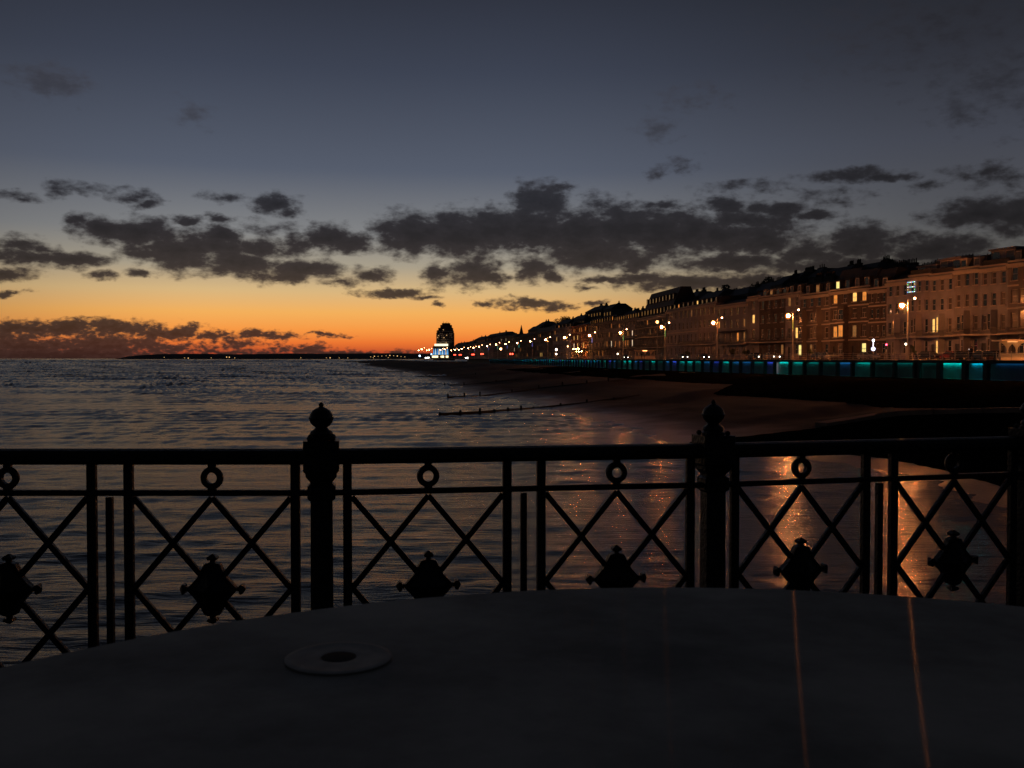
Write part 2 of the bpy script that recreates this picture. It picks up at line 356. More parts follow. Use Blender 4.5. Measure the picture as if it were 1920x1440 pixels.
# ---------------------------------------------------------------- beach
def beach_mat():
    m_ = bpy.data.materials.new('beach_shingle'); m_.use_nodes = True; t = m_.node_tree; p = t.nodes['Principled BSDF']
    g = t.nodes.new('ShaderNodeNewGeometry'); s_ = t.nodes.new('ShaderNodeSeparateXYZ'); t.links.new(g.outputs['Position'], s_.inputs[0])
    n1 = t.nodes.new('ShaderNodeTexNoise'); n1.inputs['Scale'].default_value = .25; n1.inputs['Detail'].default_value = 8; t.links.new(g.outputs['Position'], n1.inputs['Vector'])
    ad = t.nodes.new('ShaderNodeMath'); ad.operation = 'MULTIPLY_ADD'; t.links.new(n1.outputs[0], ad.inputs[0]); ad.inputs[1].default_value = .7; 
    t.links.new(s_.outputs[2], ad.inputs[2])
    cr = t.nodes.new('ShaderNodeValToRGB'); e = cr.color_ramp.elements
    mrr = t.nodes.new('ShaderNodeMapRange'); mrr.inputs[1].default_value = 0; mrr.inputs[2].default_value = 4.5; t.links.new(ad.outputs[0], mrr.inputs[0])
    st = [(0, (.10, .07, .06)), (.12, (.17, .11, .09)), (.24, (.11, .075, .06)), (.30, (.02, .017, .014)), (.45, (.032, .025, .02)), (.8, (.055, .04, .032)), (1, (.055, .04, .032))]
    while len(e) < len(st): e.new(.5)
    for i, (q, c) in enumerate(st): e[i].position = q; e[i].color = (*c, 1)
    t.links.new(mrr.outputs[0], cr.inputs[0])
    n2 = t.nodes.new('ShaderNodeTexNoise'); n2.inputs['Scale'].default_value = 6; n2.inputs['Detail'].default_value = 4; t.links.new(g.outputs['Position'], n2.inputs['Vector'])
    mx = t.nodes.new('ShaderNodeMix'); mx.data_type = 'RGBA'; mx.blend_type = 'MULTIPLY'; mx.inputs[0].default_value = .55
    t.links.new(cr.outputs[0], mx.inputs[6]); t.links.new(n2.outputs['Color'], mx.inputs[7]); t.links.new(mx.outputs[2], p.inputs['Base Color'])
    rr = t.nodes.new('ShaderNodeMapRange'); rr.inputs[1].default_value = .5; rr.inputs[2].default_value = 1.2; rr.inputs[3].default_value = .35; rr.inputs[4].default_value = .95; t.links.new(ad.outputs[0], rr.inputs[0]); t.links.new(rr.outputs[0], p.inputs['Roughness'])
    b = t.nodes.new('ShaderNodeBump'); b.inputs['Strength'].default_value = .7; b.inputs['Distance'].default_value = .08; t.links.new(n2.outputs[0], b.inputs['Height']); t.links.new(b.outputs[0], p.inputs['Normal'])
    return m_
BEACH = beach_mat()
PROF = [(-.6, -2.5), (-.1, -.45), (0, 0), (.1, .35), (.22, .95), (.36, 1.9), (.5, 2.5), (.62, 2.9), (.78, 3.5), (.9, 3.95), (1.0, 4.1)]
def pr(t):
    for i in range(len(PROF) - 1):
        if t <= PROF[i + 1][0]:
            (a, b), (c, d) = PROF[i], PROF[i + 1]; return b + (d - b) * (t - a) / (c - a)
    return 4.1
GRY = [62, 92, 128, 176, 236, 310, 400, 500, 620, 760]       # depths where groynes meet the beach
def beach_z(x, y):
    xs = xl(y, 0, SHORE); xw = xl(y, EDGE - .5); t = (x - xs) / (xw - xs)
    z = pr(t)
    tt = max(0, min(1, t * 2.2)) * max(0, min(1, (1 - t) * 4))
    ys_ = y + (x - xs) * -.55
    for k in range(len(GRY) - 1):
        if GRY[k] <= ys_ < GRY[k + 1]:
            u = (ys_ - GRY[k]) / (GRY[k + 1] - GRY[k]); v_ = .75 - 1.5 * min(1, u * 1.15) if u < .87 else -.75 + 1.5 * (u - .87) / .13; z += tt * v_ * .6
    if t > -.05: z += tt * (.55 * noise.noise(Vector((x * .08, y * .05, 1))) + .25 * noise.noise(Vector((x * .3 + y * .06, y * .04, 5)))) + .06 * noise.noise(Vector((x * .35, y * .3, 4)))
    return z
mb = MB(); ys = [-40]
while ys[-1] < 1900: ys.append(ys[-1] + max(1.0, abs(ys[-1]) * .010))
nt_ = 110
for y in ys:
    xs = xl(y, 0, SHORE); xw = xl(y, EDGE + 3)
    for j in range(nt_ + 1):
        t = -.35 + 1.35 * j / nt_; x = xs + t * (xw - xs); mb.v.append((x, y, beach_z(x, y)))
for i in range(len(ys) - 1):
    for j in range(nt_):
        a = i * (nt_ + 1) + j; mb.f.append([a, a + 1, a + nt_ + 2, a + nt_ + 1])
struct(mb.build('beach', BEACH, smooth=True))

# near-black sheet over the beach, painting the part no lamp light reaches
def hit(px, py, y0=30, y1=1500):
    d = ray(px, py); y = y0
    while y < y1:
        p = Vector((0, 0, CZ)) + d * (y / d.y)
        if p.z < beach_z(p.x, p.y): return Vector((p.x, p.y, beach_z(p.x, p.y)))
        y *= 1.004
    return p
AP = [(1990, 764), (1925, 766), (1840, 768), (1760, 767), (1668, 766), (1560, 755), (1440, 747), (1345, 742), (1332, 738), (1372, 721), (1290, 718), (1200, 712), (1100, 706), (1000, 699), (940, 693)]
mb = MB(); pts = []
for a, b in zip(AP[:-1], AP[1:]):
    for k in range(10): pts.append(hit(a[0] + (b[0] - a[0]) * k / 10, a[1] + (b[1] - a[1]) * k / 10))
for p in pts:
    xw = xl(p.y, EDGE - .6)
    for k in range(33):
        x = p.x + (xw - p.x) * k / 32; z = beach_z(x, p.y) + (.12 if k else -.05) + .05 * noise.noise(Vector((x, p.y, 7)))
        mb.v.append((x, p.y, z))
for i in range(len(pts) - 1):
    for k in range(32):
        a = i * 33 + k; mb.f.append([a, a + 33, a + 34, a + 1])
DARKG = mat('unlit_beach_shade', (.007, .007, .006), 1, var=.4, vscale=1, bump=.4, bscale=3, spec=0)
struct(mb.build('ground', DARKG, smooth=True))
top_ = [(1400, 820), (1500, 808), (1600, 793), (1690, 779), (1760, 776), (1850, 774), (2000, 772)]; bot_ = [(1290, 832), (1420, 840), (1560, 850), (1660, 862), (1760, 882), (1860, 910), (2000, 962)]  # second dark sheet, painting the unlit beach below the breakwater
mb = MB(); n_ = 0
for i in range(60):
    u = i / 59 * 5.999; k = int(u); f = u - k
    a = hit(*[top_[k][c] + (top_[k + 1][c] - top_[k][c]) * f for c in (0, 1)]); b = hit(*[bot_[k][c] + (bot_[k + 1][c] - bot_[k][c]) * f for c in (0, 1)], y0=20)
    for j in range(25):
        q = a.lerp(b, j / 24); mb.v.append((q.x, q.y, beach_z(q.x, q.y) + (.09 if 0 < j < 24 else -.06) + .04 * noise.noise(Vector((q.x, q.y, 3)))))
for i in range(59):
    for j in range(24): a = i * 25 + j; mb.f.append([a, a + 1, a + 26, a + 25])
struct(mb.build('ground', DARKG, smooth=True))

# ---------------------------------------------------------------- promenade + road + hill behind
def strip(name, off0, off1, z0, z1, m_, ya=30, yb=1300, thick=0, step=8):
    mb = MB(); n = int((yb - ya) / step)
    for i in range(n + 1):
        y = ya + (yb - ya) * i / n
        mb.v += [(xl(y, off0), y, z0), (xl(y, off1), y, z1)] + ([(xl(y, off1), y, z1 - thick), (xl(y, off0), y, z0 - thick)] if thick else [])
    c = 4 if thick else 2
    for i in range(n):
        a = i * c
        if thick:
            for k in range(4): mb.f.append([a + k, a + (k + 1) % 4, a + c + (k + 1) % 4, a + c + k])
        else: mb.f.append([a, a + 1, a + c + 1, a + c])
    return mb.build(name, m_)
struct(strip('promenade', EDGE, 1.2, ROADZ - .05, ROADZ, CONC, thick=.3))
struct(strip('road', 1.2, FAC - 3, ROADZ - .12, ROADZ - .12, ASPH))
struct(strip('pavement', FAC - 3, FAC + .5, ROADZ, ROADZ, CONC, thick=.3))
mb = MB()
for i in range(0, 120):
    y = 20 + i * 14
    for k, (o, h) in enumerate(((FAC + 8, 6.2), (FAC + 22, 9), (FAC + 34, 15), (FAC + 55, 24), (FAC + 90, 30), (FAC + 200, 34))):
        f = max(.12, min(1, (1150 - y) / 800.0)); mb.v.append((xl(y, o), y, 6 + (h - 6) * f + (noise.noise(Vector((y * .02, k, 0))) * 3 if k > 2 else 0)))
for i in range(119):
    for k in range(5):
        a = i * 6 + k; mb.f.append([a, a + 1, a + 7, a + 6])
struct(mb.build('hillside', HILL, smooth=True))

# far headland across the bay
mb = MB(); HY = 9000
hp = [(232, 0), (240, 5), (262, 8.2), (300, 8.6), (360, 8.8), (420, 7.8), (520, 9.3), (600, 8.8), (680, 9.6), (740, 9.6), (800, 9), (860, 9), (1000, 9)]
for i in range(len(hp) - 1):
    for s_ in range(10):
        u = s_ / 10; px = hp[i][0] + (hp[i + 1][0] - hp[i][0]) * u; h = hp[i][1] + (hp[i + 1][1] - hp[i][1]) * u
        h += .5 * noise.noise(Vector((px * .09, 0, 0)))
        x = (px - 960) / F * HY; H = CZ + h / F * HY
        mb.v += [(x, HY - 300, -1), (x, HY, H * .8), (x, HY + 500, max(0, H * 1.06)), (x, HY + 2500, -1)]
n = len(mb.v) // 4
for i in range(n - 1):
    for k in range(3): mb.f.append([i * 4 + k, i * 4 + 4 + k, i * 4 + 5 + k, i * 4 + 1 + k])
struct(mb.build('hills', FARH, smooth=True))
# lights along that shore
sm = MB(); sm.sphere((0, 0, 0), 4.2, 6, 4); sme = sm.mesh('shore_light'); sme.materials.append(emis('distant_lamp', (1, .55, .2), 1.5))
sm = MB(); sm.sphere((0, 0, 0), 2.6, 6, 4); sme2 = sm.mesh('shore_light_small'); sme2.materials.append(MATS['distant_lamp'])
for i, (px, py) in enumerate([(346, 671), (353, 671.5), (396, 671), (425, 669.5), (430, 669.8), (440, 671), (308, 670), (564, 671), (612, 671), (619, 671), (636, 671), (652, 671), (695, 669), (702, 668), (709, 668), (716, 667.5), (724, 667), (731, 666.5), (738, 667), (745, 667.5), (752, 668.5), (759, 669), (700, 671), (728, 670.5)]):
    p = at_y(px, py, HY - 420 if py > 668 else HY - 330)
    big = i in (1, 3, 4, 9, 13, 17, 19)
    o = bpy.data.objects.new('shore_light', sme if big else sme2); COL.objects.link(o); o.location = p
    tag(o, 'tiny orange lamp on the far shore across the bay', 'light', 'lights on the far shore')

# ---------------------------------------------------------------- window meshes
_wm = {}
def win_meshes(w, h, far):
    k = (round(w, 1), round(h, 1), far)
    if k in _wm: return _wm[k]
    w, h = k[0], k[1]
    a = MB(); t = .09
    a.box(-w / 2, w / 2, -.03, .05, h - t, h); a.box(-w / 2, w / 2, -.03, .05, 0, t)
    a.box(-w / 2, -w / 2 + t, -.03, .05, t, h - t); a.box(w / 2 - t, w / 2, -.03, .05, t, h - t)
    if not far:
        a.box(-w / 2 + t, w / 2 - t, -.02, .05, h * .5 - .035, h * .5 + .035)
        if w > 1.3: a.box(-.03, .03, -.018, .05, t, h * .5 - .036)
        a.box(-w / 2 - .12, w / 2 + .12, -.28, -.031, -.1, .02)
    fm = a.mesh('window'); fm.materials.append(TRIM)
    b = MB(); b.box(-w / 2 + t, w / 2 - t, .01, .04, t, h - t); pm = {}
    _wm[k] = (fm, b, pm); return _wm[k]
WINS = []    # (frame object, key, world centre)
def add_window(parent, M4, x, y, z, w, h, far):
    fm, b, pm = win_meshes(w, h, far)
    o = bpy.data.objects.new('window', fm); COL.objects.link(o); o.parent = parent; o.location = (x, y, z)
    WINS.append((o, (round(w, 1), round(h, 1), far), M4 @ Vector((x, y, z + h / 2))))
def finish_windows(targets):
    pts = [pix(c) for _, _, c in WINS]; use = {}
    for (tx, ty, kind) in targets:
        best, bd = None, 1e9
        for i, (x, y) in enumerate(pts):
            if i in use: continue
            d = (x - tx) ** 2 + (y - ty) ** 2
            if d < bd: best, bd = i, d
        if bd < 13 ** 2: use[best] = kind
    for i, (o, k, c) in enumerate(WINS):
        r = random.random()
        m_ = LIT[use[i]] if i in use else (LIT[2] if r < .035 else (CURT if r < .42 else GLASS))  # random dim panes glow in place of faint orange reflections
        if i not in use and c.y > 330 and random.random() < .09: m_ = LIT[1]
        fm, b, pm = _wm[k]
        if m_.name not in pm:
            me = b.mesh('pane'); me.materials.append(m_); pm[m_.name] = me
        q = bpy.data.objects.new('pane', pm[m_.name]); COL.objects.link(q); q.parent = o

# ---------------------------------------------------------------- seafront houses
def wall_grid(mb, x0, x1, z0, z1, y, ops, depth=.2):
    xs = sorted({x0, x1, *[o[0] for o in ops], *[o[1] for o in ops]}); zs = sorted({z0, z1, *[o[2] for o in ops], *[o[3] for o in ops]})
    for i in range(len(xs) - 1):
        for j in range(len(zs) - 1):
            a, b, c, d = xs[i], xs[i + 1], zs[j], zs[j + 1]; mx_, mz = (a + b) / 2, (c + d) / 2
            if any(o[0] < mx_ < o[1] and o[2] < mz < o[3] for o in ops): continue
            mb.quad((a, y, c), (b, y, c), (b, y, d), (a, y, d))
    for (a, b, c, d) in ops:
        Y = y + depth
        mb.quad((a, y, c), (a, Y, c), (a, Y, d), (a, y, d)); mb.quad((b, Y, c), (b, y, c), (b, y, d), (b, Y, d))
        mb.quad((a, y, d), (a, Y, d), (b, Y, d), (b, y, d)); mb.quad((a, Y, c), (a, y, c), (b, y, c), (b, Y, c))
def chimney(parent, x, y, z, w=2.2, h=2.2, pots=5):
    mb = MB(); mb.box(x - w / 2, x + w / 2, y - .4, y + .4, z - 1.5, z + h); mb.box(x - w / 2 - .08, x + w / 2 + .08, y - .48, y + .48, z + h - .3, z + h - .1)
    c = mb.build('chimney', CHIM, parent)
    for i in range(pots):
        p = MB(); xx = x - w / 2 + w * (i + .5) / pots; p.lathe([(.15, 0), (.13, .35), (.11, .75 + .15 * (i % 2)), (.14, .8 + .15 * (i % 2))], 7, (xx, y, z + h))
        p.build('chimney_pot', CHIM, c)
TINT = {}
def tinted(base, i):
    if base not in (CREAM, BUFF, GREYB): return base
    k = (base.name, i % 5)
    if k not in TINT:
        c = {'cream_stucco': (.205, .20, .225), 'buff_stucco': (.13, .12, .125), 'grey_stone': (.095, .09, .095)}[base.name]
        f = [(1, 1, 1), (1.12, 1.1, 1.15), (.82, .8, .8), (1.05, .93, .9), (.92, .97, 1.02)][i % 5]
        TINT[k] = mat('%s_%s' % (base.name, 'abcde'[i % 5]), tuple(a * b for a, b in zip(c, f)), .85, var=.22, vscale=.35, bump=.3)
    return TINT[k]
def house(name, label, px0, px1, ytop, st, opts, wallm, depth=11, group='seafront terraced houses'):
    """front wall between two photo columns on the facade line; ytop = parapet row"""
    p0 = on_line(px0, FAC + opts.get('set', 0)); p1 = on_line(px1, FAC + opts.get('set', 0)); mid = on_line((px0 + px1) / 2, FAC)
    d = p1 - p0; L = d.length; rz = math.atan2(d.y, d.x)
    top = at_y((px0 + px1) / 2, ytop, mid.y).z; H = top - ROADZ
    far = mid.y > 300
    t = thing(name, label, 'house' if name != 'hotel_building' else 'building', (p0.x, p0.y, ROADZ), rz, group)
    from mathutils import Matrix
    M4 = Matrix.Translation(Vector((p0.x, p0.y, ROADZ))) @ Matrix.Rotation(rz, 4, 'Z')
    nb = opts.get('bays', max(1, round(L / (2.5 if not far else 3.0)))); bw = L / nb
    sh = [1.12] + [1.08, 1.0, .95, .85, .8, .8][:st - 1]; tot = sum(sh); z = .25; lv = []
    for s_ in sh: lv.append((z, (H - .5) * s_ / tot)); z += (H - .5) * s_ / tot
    proj = opts.get('proj', []); pk = opts.get('pk', 2); pd = opts.get('pd', .9)
    mb = MB(); ops = []
    def wdim(k, h): return min(bw * .48, opts.get('ww', 1.25)), h * (.66 if k == 1 else .60)
    for b in range(nb):
        xc = (b + .5) * bw
        for k, (z0, h) in enumerate(lv):
            if b in proj and k < pk: continue
            w, wh = wdim(k, h); zz = z0 + h * (.16 if k == 1 else .22)
            if k == 0 and b == opts.get('door', 0) and not far:
                ops.append((xc - .55, xc + .55, .06, 2.5))
                dm = MB(); dm.box(xc - .55, xc + .55, .15, .2, .06, 2.5); dr = dm.build('door', DARKM, t)
                hm = MB(); hm.sphere((xc + .4, .13, 1.15), .05, 6, 4); hm.build('handle', TRIM, dr); continue
            ops.append((xc - w / 2, xc + w / 2, zz, zz + wh)); add_window(t, M4, xc, .14, zz, w, wh, far)
    wall_grid(mb, 0, L, 0, H, 0, ops)
    mb.quad((0, 0, 0), (0, 0, H), (0, depth, H), (0, depth, 0)); mb.quad((L, 0, 0), (L, depth, 0), (L, depth, H), (L, 0, H)); mb.quad((0, depth, 0), (0, depth, H), (L, depth, H), (L, depth, 0))
    mb.quad((0, 0, H), (L, 0, H), (L, depth, H), (0, depth, H))
    if not far or True: mb.quad((0, .5, 0), (L, .5, 0), (L, .5, H), (0, .5, H))
    for b in proj:
        x0, x1 = b * bw + .1 * bw, (b + 1) * bw - .1 * bw; zt = lv[pk - 1][0] + lv[pk - 1][1] + .1; c = .35 * pd
        o2 = []
        for k in range(pk):
            z0, h = lv[k]; w, wh = wdim(k, h); w = min((x1 - x0) - 2 * c - .3, w * 1.1); xc = (x0 + x1) / 2; zz = z0 + h * .18; wh *= 1.05
            o2.append((xc - w / 2, xc + w / 2, zz, zz + wh)); add_window(t, M4, xc, -pd + .12, zz, w, wh, far)
        wall_grid(mb, x0 + c, x1 - c, 0, zt, -pd, o2)
        mb.quad((x0, -.001, 0), (x0 + c, -pd, 0), (x0 + c, -pd, zt), (x0, -.001, zt)); mb.quad((x1 - c, -pd, 0), (x1, -.001, 0), (x1, -.001, zt), (x1 - c, -pd, zt))
        mb.quad((x0, -.001, zt), (x0 + c, -pd, zt), (x1 - c, -pd, zt), (x1, -.001, zt))
    mb.build('wall', wallm, t)
    # cornice, string courses
    tm = opts.get('trim', TRIM if not far else wallm)
    c = MB(); c.box(-.02, L + .02, -.45, -.002, H - .55, H - .25); c.box(0, L, -.3, -.002, H - .8, H - .552); c.box(0, L, -.15, .25, H + .003, H + .25); c.build('cornice', tm, t)
    for k in opts.get('courses', [1]):
        zc = lv[k][0]; c = MB(); segs = [(0, L)]
        cur = 0; s2 = []
        for b in sorted(proj) if k < pk else []:
            s2.append((cur, b * bw + .05 * bw)); cur = (b + 1) * bw - .05 * bw
        s2.append((cur, L))
        for a_, b_ in s2: c.box(a_, b_, -.16, -.002, zc - .14, zc + .1)
        for b in proj if k < pk else []: c.box(b * bw + .06 * bw, (b + 1) * bw - .06 * bw, -pd - .12, -pd - .002, zc - .14, zc + .1)
        c.build('string_course', tm, t)
    # balconies
    for (k, b0, b1) in opts.get('balc', []):
        zb = lv[k][0] - .02; x0, x1 = b0 * bw, b1 * bw; dd = max(pd + .35 if any(b0 <= q < b1 for q in proj) and k < pk else 1.1, 1.0)
        s_ = MB(); s_.box(x0, x1, -dd, -.165, zb - .2, zb - .03); bal = s_.build('balcony', tm, t)
        r_ = MB(); r_.bar((x0, -dd + .05, zb + .9), (x1, -dd + .05, zb + .9), .06, .06)
        nn = max(2, int((x1 - x0) / (.22 if not far else .6)))
        for i in range(nn + 1): xx = x0 + (x1 - x0) * i / nn; r_.box(xx - .015, xx + .015, -dd + .035, -dd + .065, zb - .03, zb + .9)
        r_.build('balustrade', DARKM, bal)
    if 'canopy' in opts:
        k, b0, b1 = opts['canopy']; zb = lv[k][0] + lv[k][1] - .2
        s_ = MB(); s_.hull([(b0 * bw, -1.3, zb - .35), (b1 * bw, -1.3, zb - .35), (b1 * bw, -.17, zb), (b0 * bw, -.17, zb)], [(b0 * bw, -1.35, zb - .3), (b1 * bw, -1.35, zb - .3), (b1 * bw, -.17, zb + .12), (b0 * bw, -.17, zb + .12)])
        s_.build('canopy', SLATE, t)
    # roofs
    rt = opts.get('roof', 'flat'); rh = opts.get('rh', 2.6)
    if rt == 'mansard':
        r_ = MB(); y0_, y1_ = .7, depth - .3; i_ = rh * .45
        r_.hull([(0.03, y0_, H), (L - .03, y0_, H), (L - .03, y1_, H), (.03, y1_, H)], [(.03, y0_ + i_, H + rh), (L - .03, y0_ + i_, H + rh), (L - .03, y1_ - i_, H + rh), (.03, y1_ - i_, H + rh)])
        ro = r_.build('roof', SLATE, t)
        nd_ = opts.get('dorm', nb)
        for i in range(nd_):
            for row in range(2 if rh > 5 else 1):
                xc = L * (i + .5) / nd_; w = min(1.2, L / nd_ * .6); hh = min(rh * .72, 1.7); zz = H + row * 3.6 + (.6 if rh > 5 else 0); yy = y0_ + (zz - H) * .45
                dm = MB(); dm.box(xc - w / 2 - .12, xc + w / 2 + .12, yy - .1, yy + 1.6, zz + .12, zz + .3 + hh)
                dm.build('dormer', WHITE if opts.get('wd') else SLATE, t); add_window(t, M4, xc, yy - .13, zz + .35, w, hh * .8, True)
        rtop = H + rh
    elif rt == 'attic':      # set back attic storey with broad windows and dark balcony front
        r_ = MB(); r_.box(.3, L - .3, 1.6, depth - .4, H, H + rh); r_.box(.1, L - .1, 1.3, depth - .2, H + rh + .002, H + rh + .25); r_.build('roof', wallm, t)
        n_ = opts.get('dorm', max(2, int(L / 2.2)))
        for i in range(n_): add_window(t, M4, L * (i + .5) / n_, 1.56, H + .5, min(1.7, L / n_ * .8), rh * .72, far)
        r_ = MB(); r_.box(.1, L - .1, .3, .38, H + .253, H + 1.05); r_.build('parapet', SLATE, t); rtop = H + rh
    else:
        r_ = MB(); r_.hull([(.1, .7, H), (L - .1, .7, H), (L - .1, depth - .2, H), (.1, depth - .2, H)], [(.1, 3, H + 1.3), (L - .1, 3, H + 1.3), (L - .1, depth - 2.5, H + 1.3), (.1, depth - 2.5, H + 1.3)]); r_.build('roof', SLATE, t); rtop = H + 1.2
    for (u, yy, w, hh, pots) in opts.get('chim', []): chimney(t, u * L, yy, rtop, w, hh, pots)
    return t
E2 = [1, 2]
houses = [
 # name, label, px0, px1, ytop, storeys, opts, material
 ('terraced_house', 'grey seafront house with white window surrounds, cut by the right photo edge', 1888, 1990, 486, 4, dict(bays=4, proj=[1, 3], pk=3, courses=[1, 2, 3], balc=[(1, 0, 4)], roof='mansard', rh=2, chim=[(.1, 4, 3, .5, 6)]), GREYB),
 ('terraced_house', 'cream seafront house with a tall attic storey behind the orange shelter', 1836, 1888, 499, 4, dict(bays=3, proj=[1], courses=[1], balc=[(1, 0, 3)], roof='attic', rh=2.5), CREAM),
 ('terraced_house', 'cream seafront house with plain parapet left of the orange shelter', 1787, 1836, 503, 4, dict(bays=3, proj=[1], courses=[1], balc=[(1, 0, 3)], roof='mansard', rh=1.9, dorm=2, wd=1), CREAM),
 ('terraced_house', 'cream seafront house with two tall lit yellow windows above each other', 1742, 1787, 514, 4, dict(bays=3, proj=[1], courses=[1], balc=[(1, 0, 3)], roof='attic', rh=2.4, chim=[(.1, 6, 4.5, .1, 12)]), CREAM),
 ('terraced_house', 'cream seafront house with a window full of blue and green fairy lights', 1702, 1742, 517, 4, dict(bays=3, proj=[1], courses=[1], balc=[(1, 0, 3)], roof='attic', rh=1.5, chim=[(.3, 6, 4, .3, 10)]), CREAM),
 ('terraced_house', 'cream seafront house right behind the brightest street lamp', 1661, 1702, 527, 4, dict(bays=3, proj=[1], courses=[1], balc=[(1, 0, 3)], roof='flat', chim=[(.6, 6, 4, 1.2, 9)]), CREAM),
 ('terraced_house', 'dark brick seafront house under a tall black roof, left of the brightest lamp', 1628, 1661, 541, 4, dict(bays=3, courses=[1, 2, 3], roof='mansard', rh=3.6, dorm=2, chim=[(.3, 5, 3, .6, 6)]), BRICK),
 ('terraced_house', 'brown brick house with pale bands and a bright lit upper window', 1592, 1628, 539, 4, dict(bays=2, ww=1.5, courses=[1, 2, 3], roof='mansard', rh=3.4, dorm=2), BRICK),
 ('terraced_house', 'brown brick house with pale bands and a red lit dormer window', 1556, 1592, 544, 4, dict(bays=2, ww=1.4, proj=[1], pk=3, courses=[1, 2, 3], roof='mansard', rh=4.0, dorm=2), BRICK),
 ('terraced_house', 'brown bay fronted house with tall paired bays beside the banded brick houses', 1500, 1556, 551, 4, dict(bays=4, proj=[0, 2], pk=3, courses=[1, 2, 3], roof='mansard', rh=2.4, dorm=3, chim=[(.25, 5, 3.4, 1.4, 7)]), GREYB),
 ('terraced_house', 'narrow cream house rising behind the yellow street lamp post', 1472, 1500, 550, 4, dict(bays=2, courses=[1], balc=[(1, 0, 2)], roof='mansard', rh=2, dorm=2, chim=[(.8, 5, 3, 1.2, 6)]), CREAM),
 ('terraced_house', 'dark fronted house with small white dormers left of the yellow lamp post', 1423, 1472, 555, 4, dict(bays=4, courses=[1], balc=[(1, 0, 4)], roof='mansard', rh=1.8, dorm=4, wd=1, chim=[(.5, 5, 4, 1.2, 8)]), BRICK),
 ('terraced_house', 'narrow tall pale house with a single lit yellow window', 1401, 1423, 557, 4, dict(bays=1, courses=[1], balc=[(1, 0, 1)], ww=1.4, roof='flat'), CREAM),
 ('terraced_house', 'wide plain cream house with a dark canopy over its first floor balcony', 1342, 1401, 571, 4, dict(bays=5, courses=[1], balc=[(1, 1, 5)], canopy=(1, 1, 5), roof='flat', chim=[(.75, 5, 3, .8, 6)]), CREAM),
 ('terraced_house', 'cream house with tiny lit dormers behind the second nearest left lamp', 1308, 1342, 570, 4, dict(bays=4, courses=[1], balc=[(1, 0, 4)], roof='mansard', rh=1.7, dorm=4), CREAM),
 ('terraced_house', 'cream four storey house with regular dark windows and a dormer lit orange', 1249, 1308, 578, 4, dict(bays=8, ww=1.2, courses=[1, 2], balc=[(1, 4, 8)], roof='mansard', rh=1.8, dorm=7, chim=[(.3, 6, 4, 1, 8)]), CREAM),
 ('hotel_building', 'dark roofed hotel with rows of roof windows and long balconies', 1196, 1249, 594, 4, dict(bays=10, courses=[1, 2, 3], balc=[(1, 0, 10), (2, 0, 10), (3, 0, 10)], roof='mansard', rh=8, dorm=9), BUFF),
 ('terraced_house', 'pale terrace with a long row of tiny dormers above its parapet', 1148, 1196, 600, 4, dict(bays=12, courses=[1], balc=[(1, 0, 12)], canopy=(1, 6, 12), roof='mansard', rh=2.2, dorm=11, chim=[(.35, 6, 5, 1.3, 9), (.7, 6, 5, 1.5, 9)]), CREAM),
 ('terraced_house', 'pale terrace right of the orange lit brick building', 1103, 1148, 606, 4, dict(bays=12, courses=[1], balc=[(1, 0, 12)], roof='mansard', rh=2.4, dorm=10), BUFF),
 ('hotel_building', 'red brick building glowing orange under strong lights', 1071, 1103, 611, 4, dict(bays=9, ww=1.6, courses=[1, 2, 3], roof='flat'), REDB),
 ('terraced_house', 'dim cream terrace left of the orange lit brick building', 1036, 1071, 615, 4, dict(bays=11, courses=[1], roof='mansard', rh=2, dorm=5), CREAM),
 ('terraced_house', 'dim brown terrace between two twin headed lamps', 1003, 1036, 622, 4, dict(bays=11, courses=[1], roof='mansard', rh=2.4, dorm=0), BUFF),
 ('terraced_house', 'dim terrace below the thin church spire', 966, 1003, 629, 4, dict(bays=12, courses=[1], roof='flat'), GREYB),
 ('terraced_house', 'distant terrace with three small lit upper windows', 925, 966, 632, 4, dict(bays=14, courses=[1], roof='flat'), BUFF),
 ('terraced_house', 'distant low terrace in the row right of the tower block', 888, 925, 643, 3, dict(bays=12, courses=[1], roof='flat'), CREAM),
 ('terraced_house', 'farthest low terrace directly right of the tower block', 852, 888, 648, 3, dict(bays=12, courses=[1], roof='flat'), BUFF),
]
for hi, h in enumerate(houses): house(*h[:-1], tinted(h[-1], hi * 3 + 1))
TG = [(1755, 611, 0), (1755, 600, 0), (1769, 622, 0), (1755, 645, 0), (1768, 642, 1), (1607, 557, 0), (1623, 555, 1), (1601, 650, 4), (1613, 650, 4), (1570, 622, 1), (1581, 625, 1), (1607, 620, 2), (1571, 561, 1),
      (1563, 511, 1), (1578, 508, 0), (1564, 532, 4), (1504, 649, 4), (1524, 650, 2), (1493, 618, 0), (1414, 600, 0), (1388, 631, 1), (1346, 608, 1), (1433, 645, 2), (1274, 575, 1), (1305, 572, 0), (1215, 601, 1), (1186, 622, 3),
      (1186, 642, 3), (1145, 643, 3), (1155, 644, 1), (1178, 643, 1), (1170, 643, 1), (1135, 643, 2), (1119, 629, 2), (1077, 632, 0), (1085, 632, 0), (1077, 650, 3), (1085, 650, 0), (1095, 650, 0), (1044, 636, 0), (941, 635, 3), (950, 635, 3), (965, 655, 3), (1017, 660, 0), (1012, 660, 0)]
finish_windows(TG)
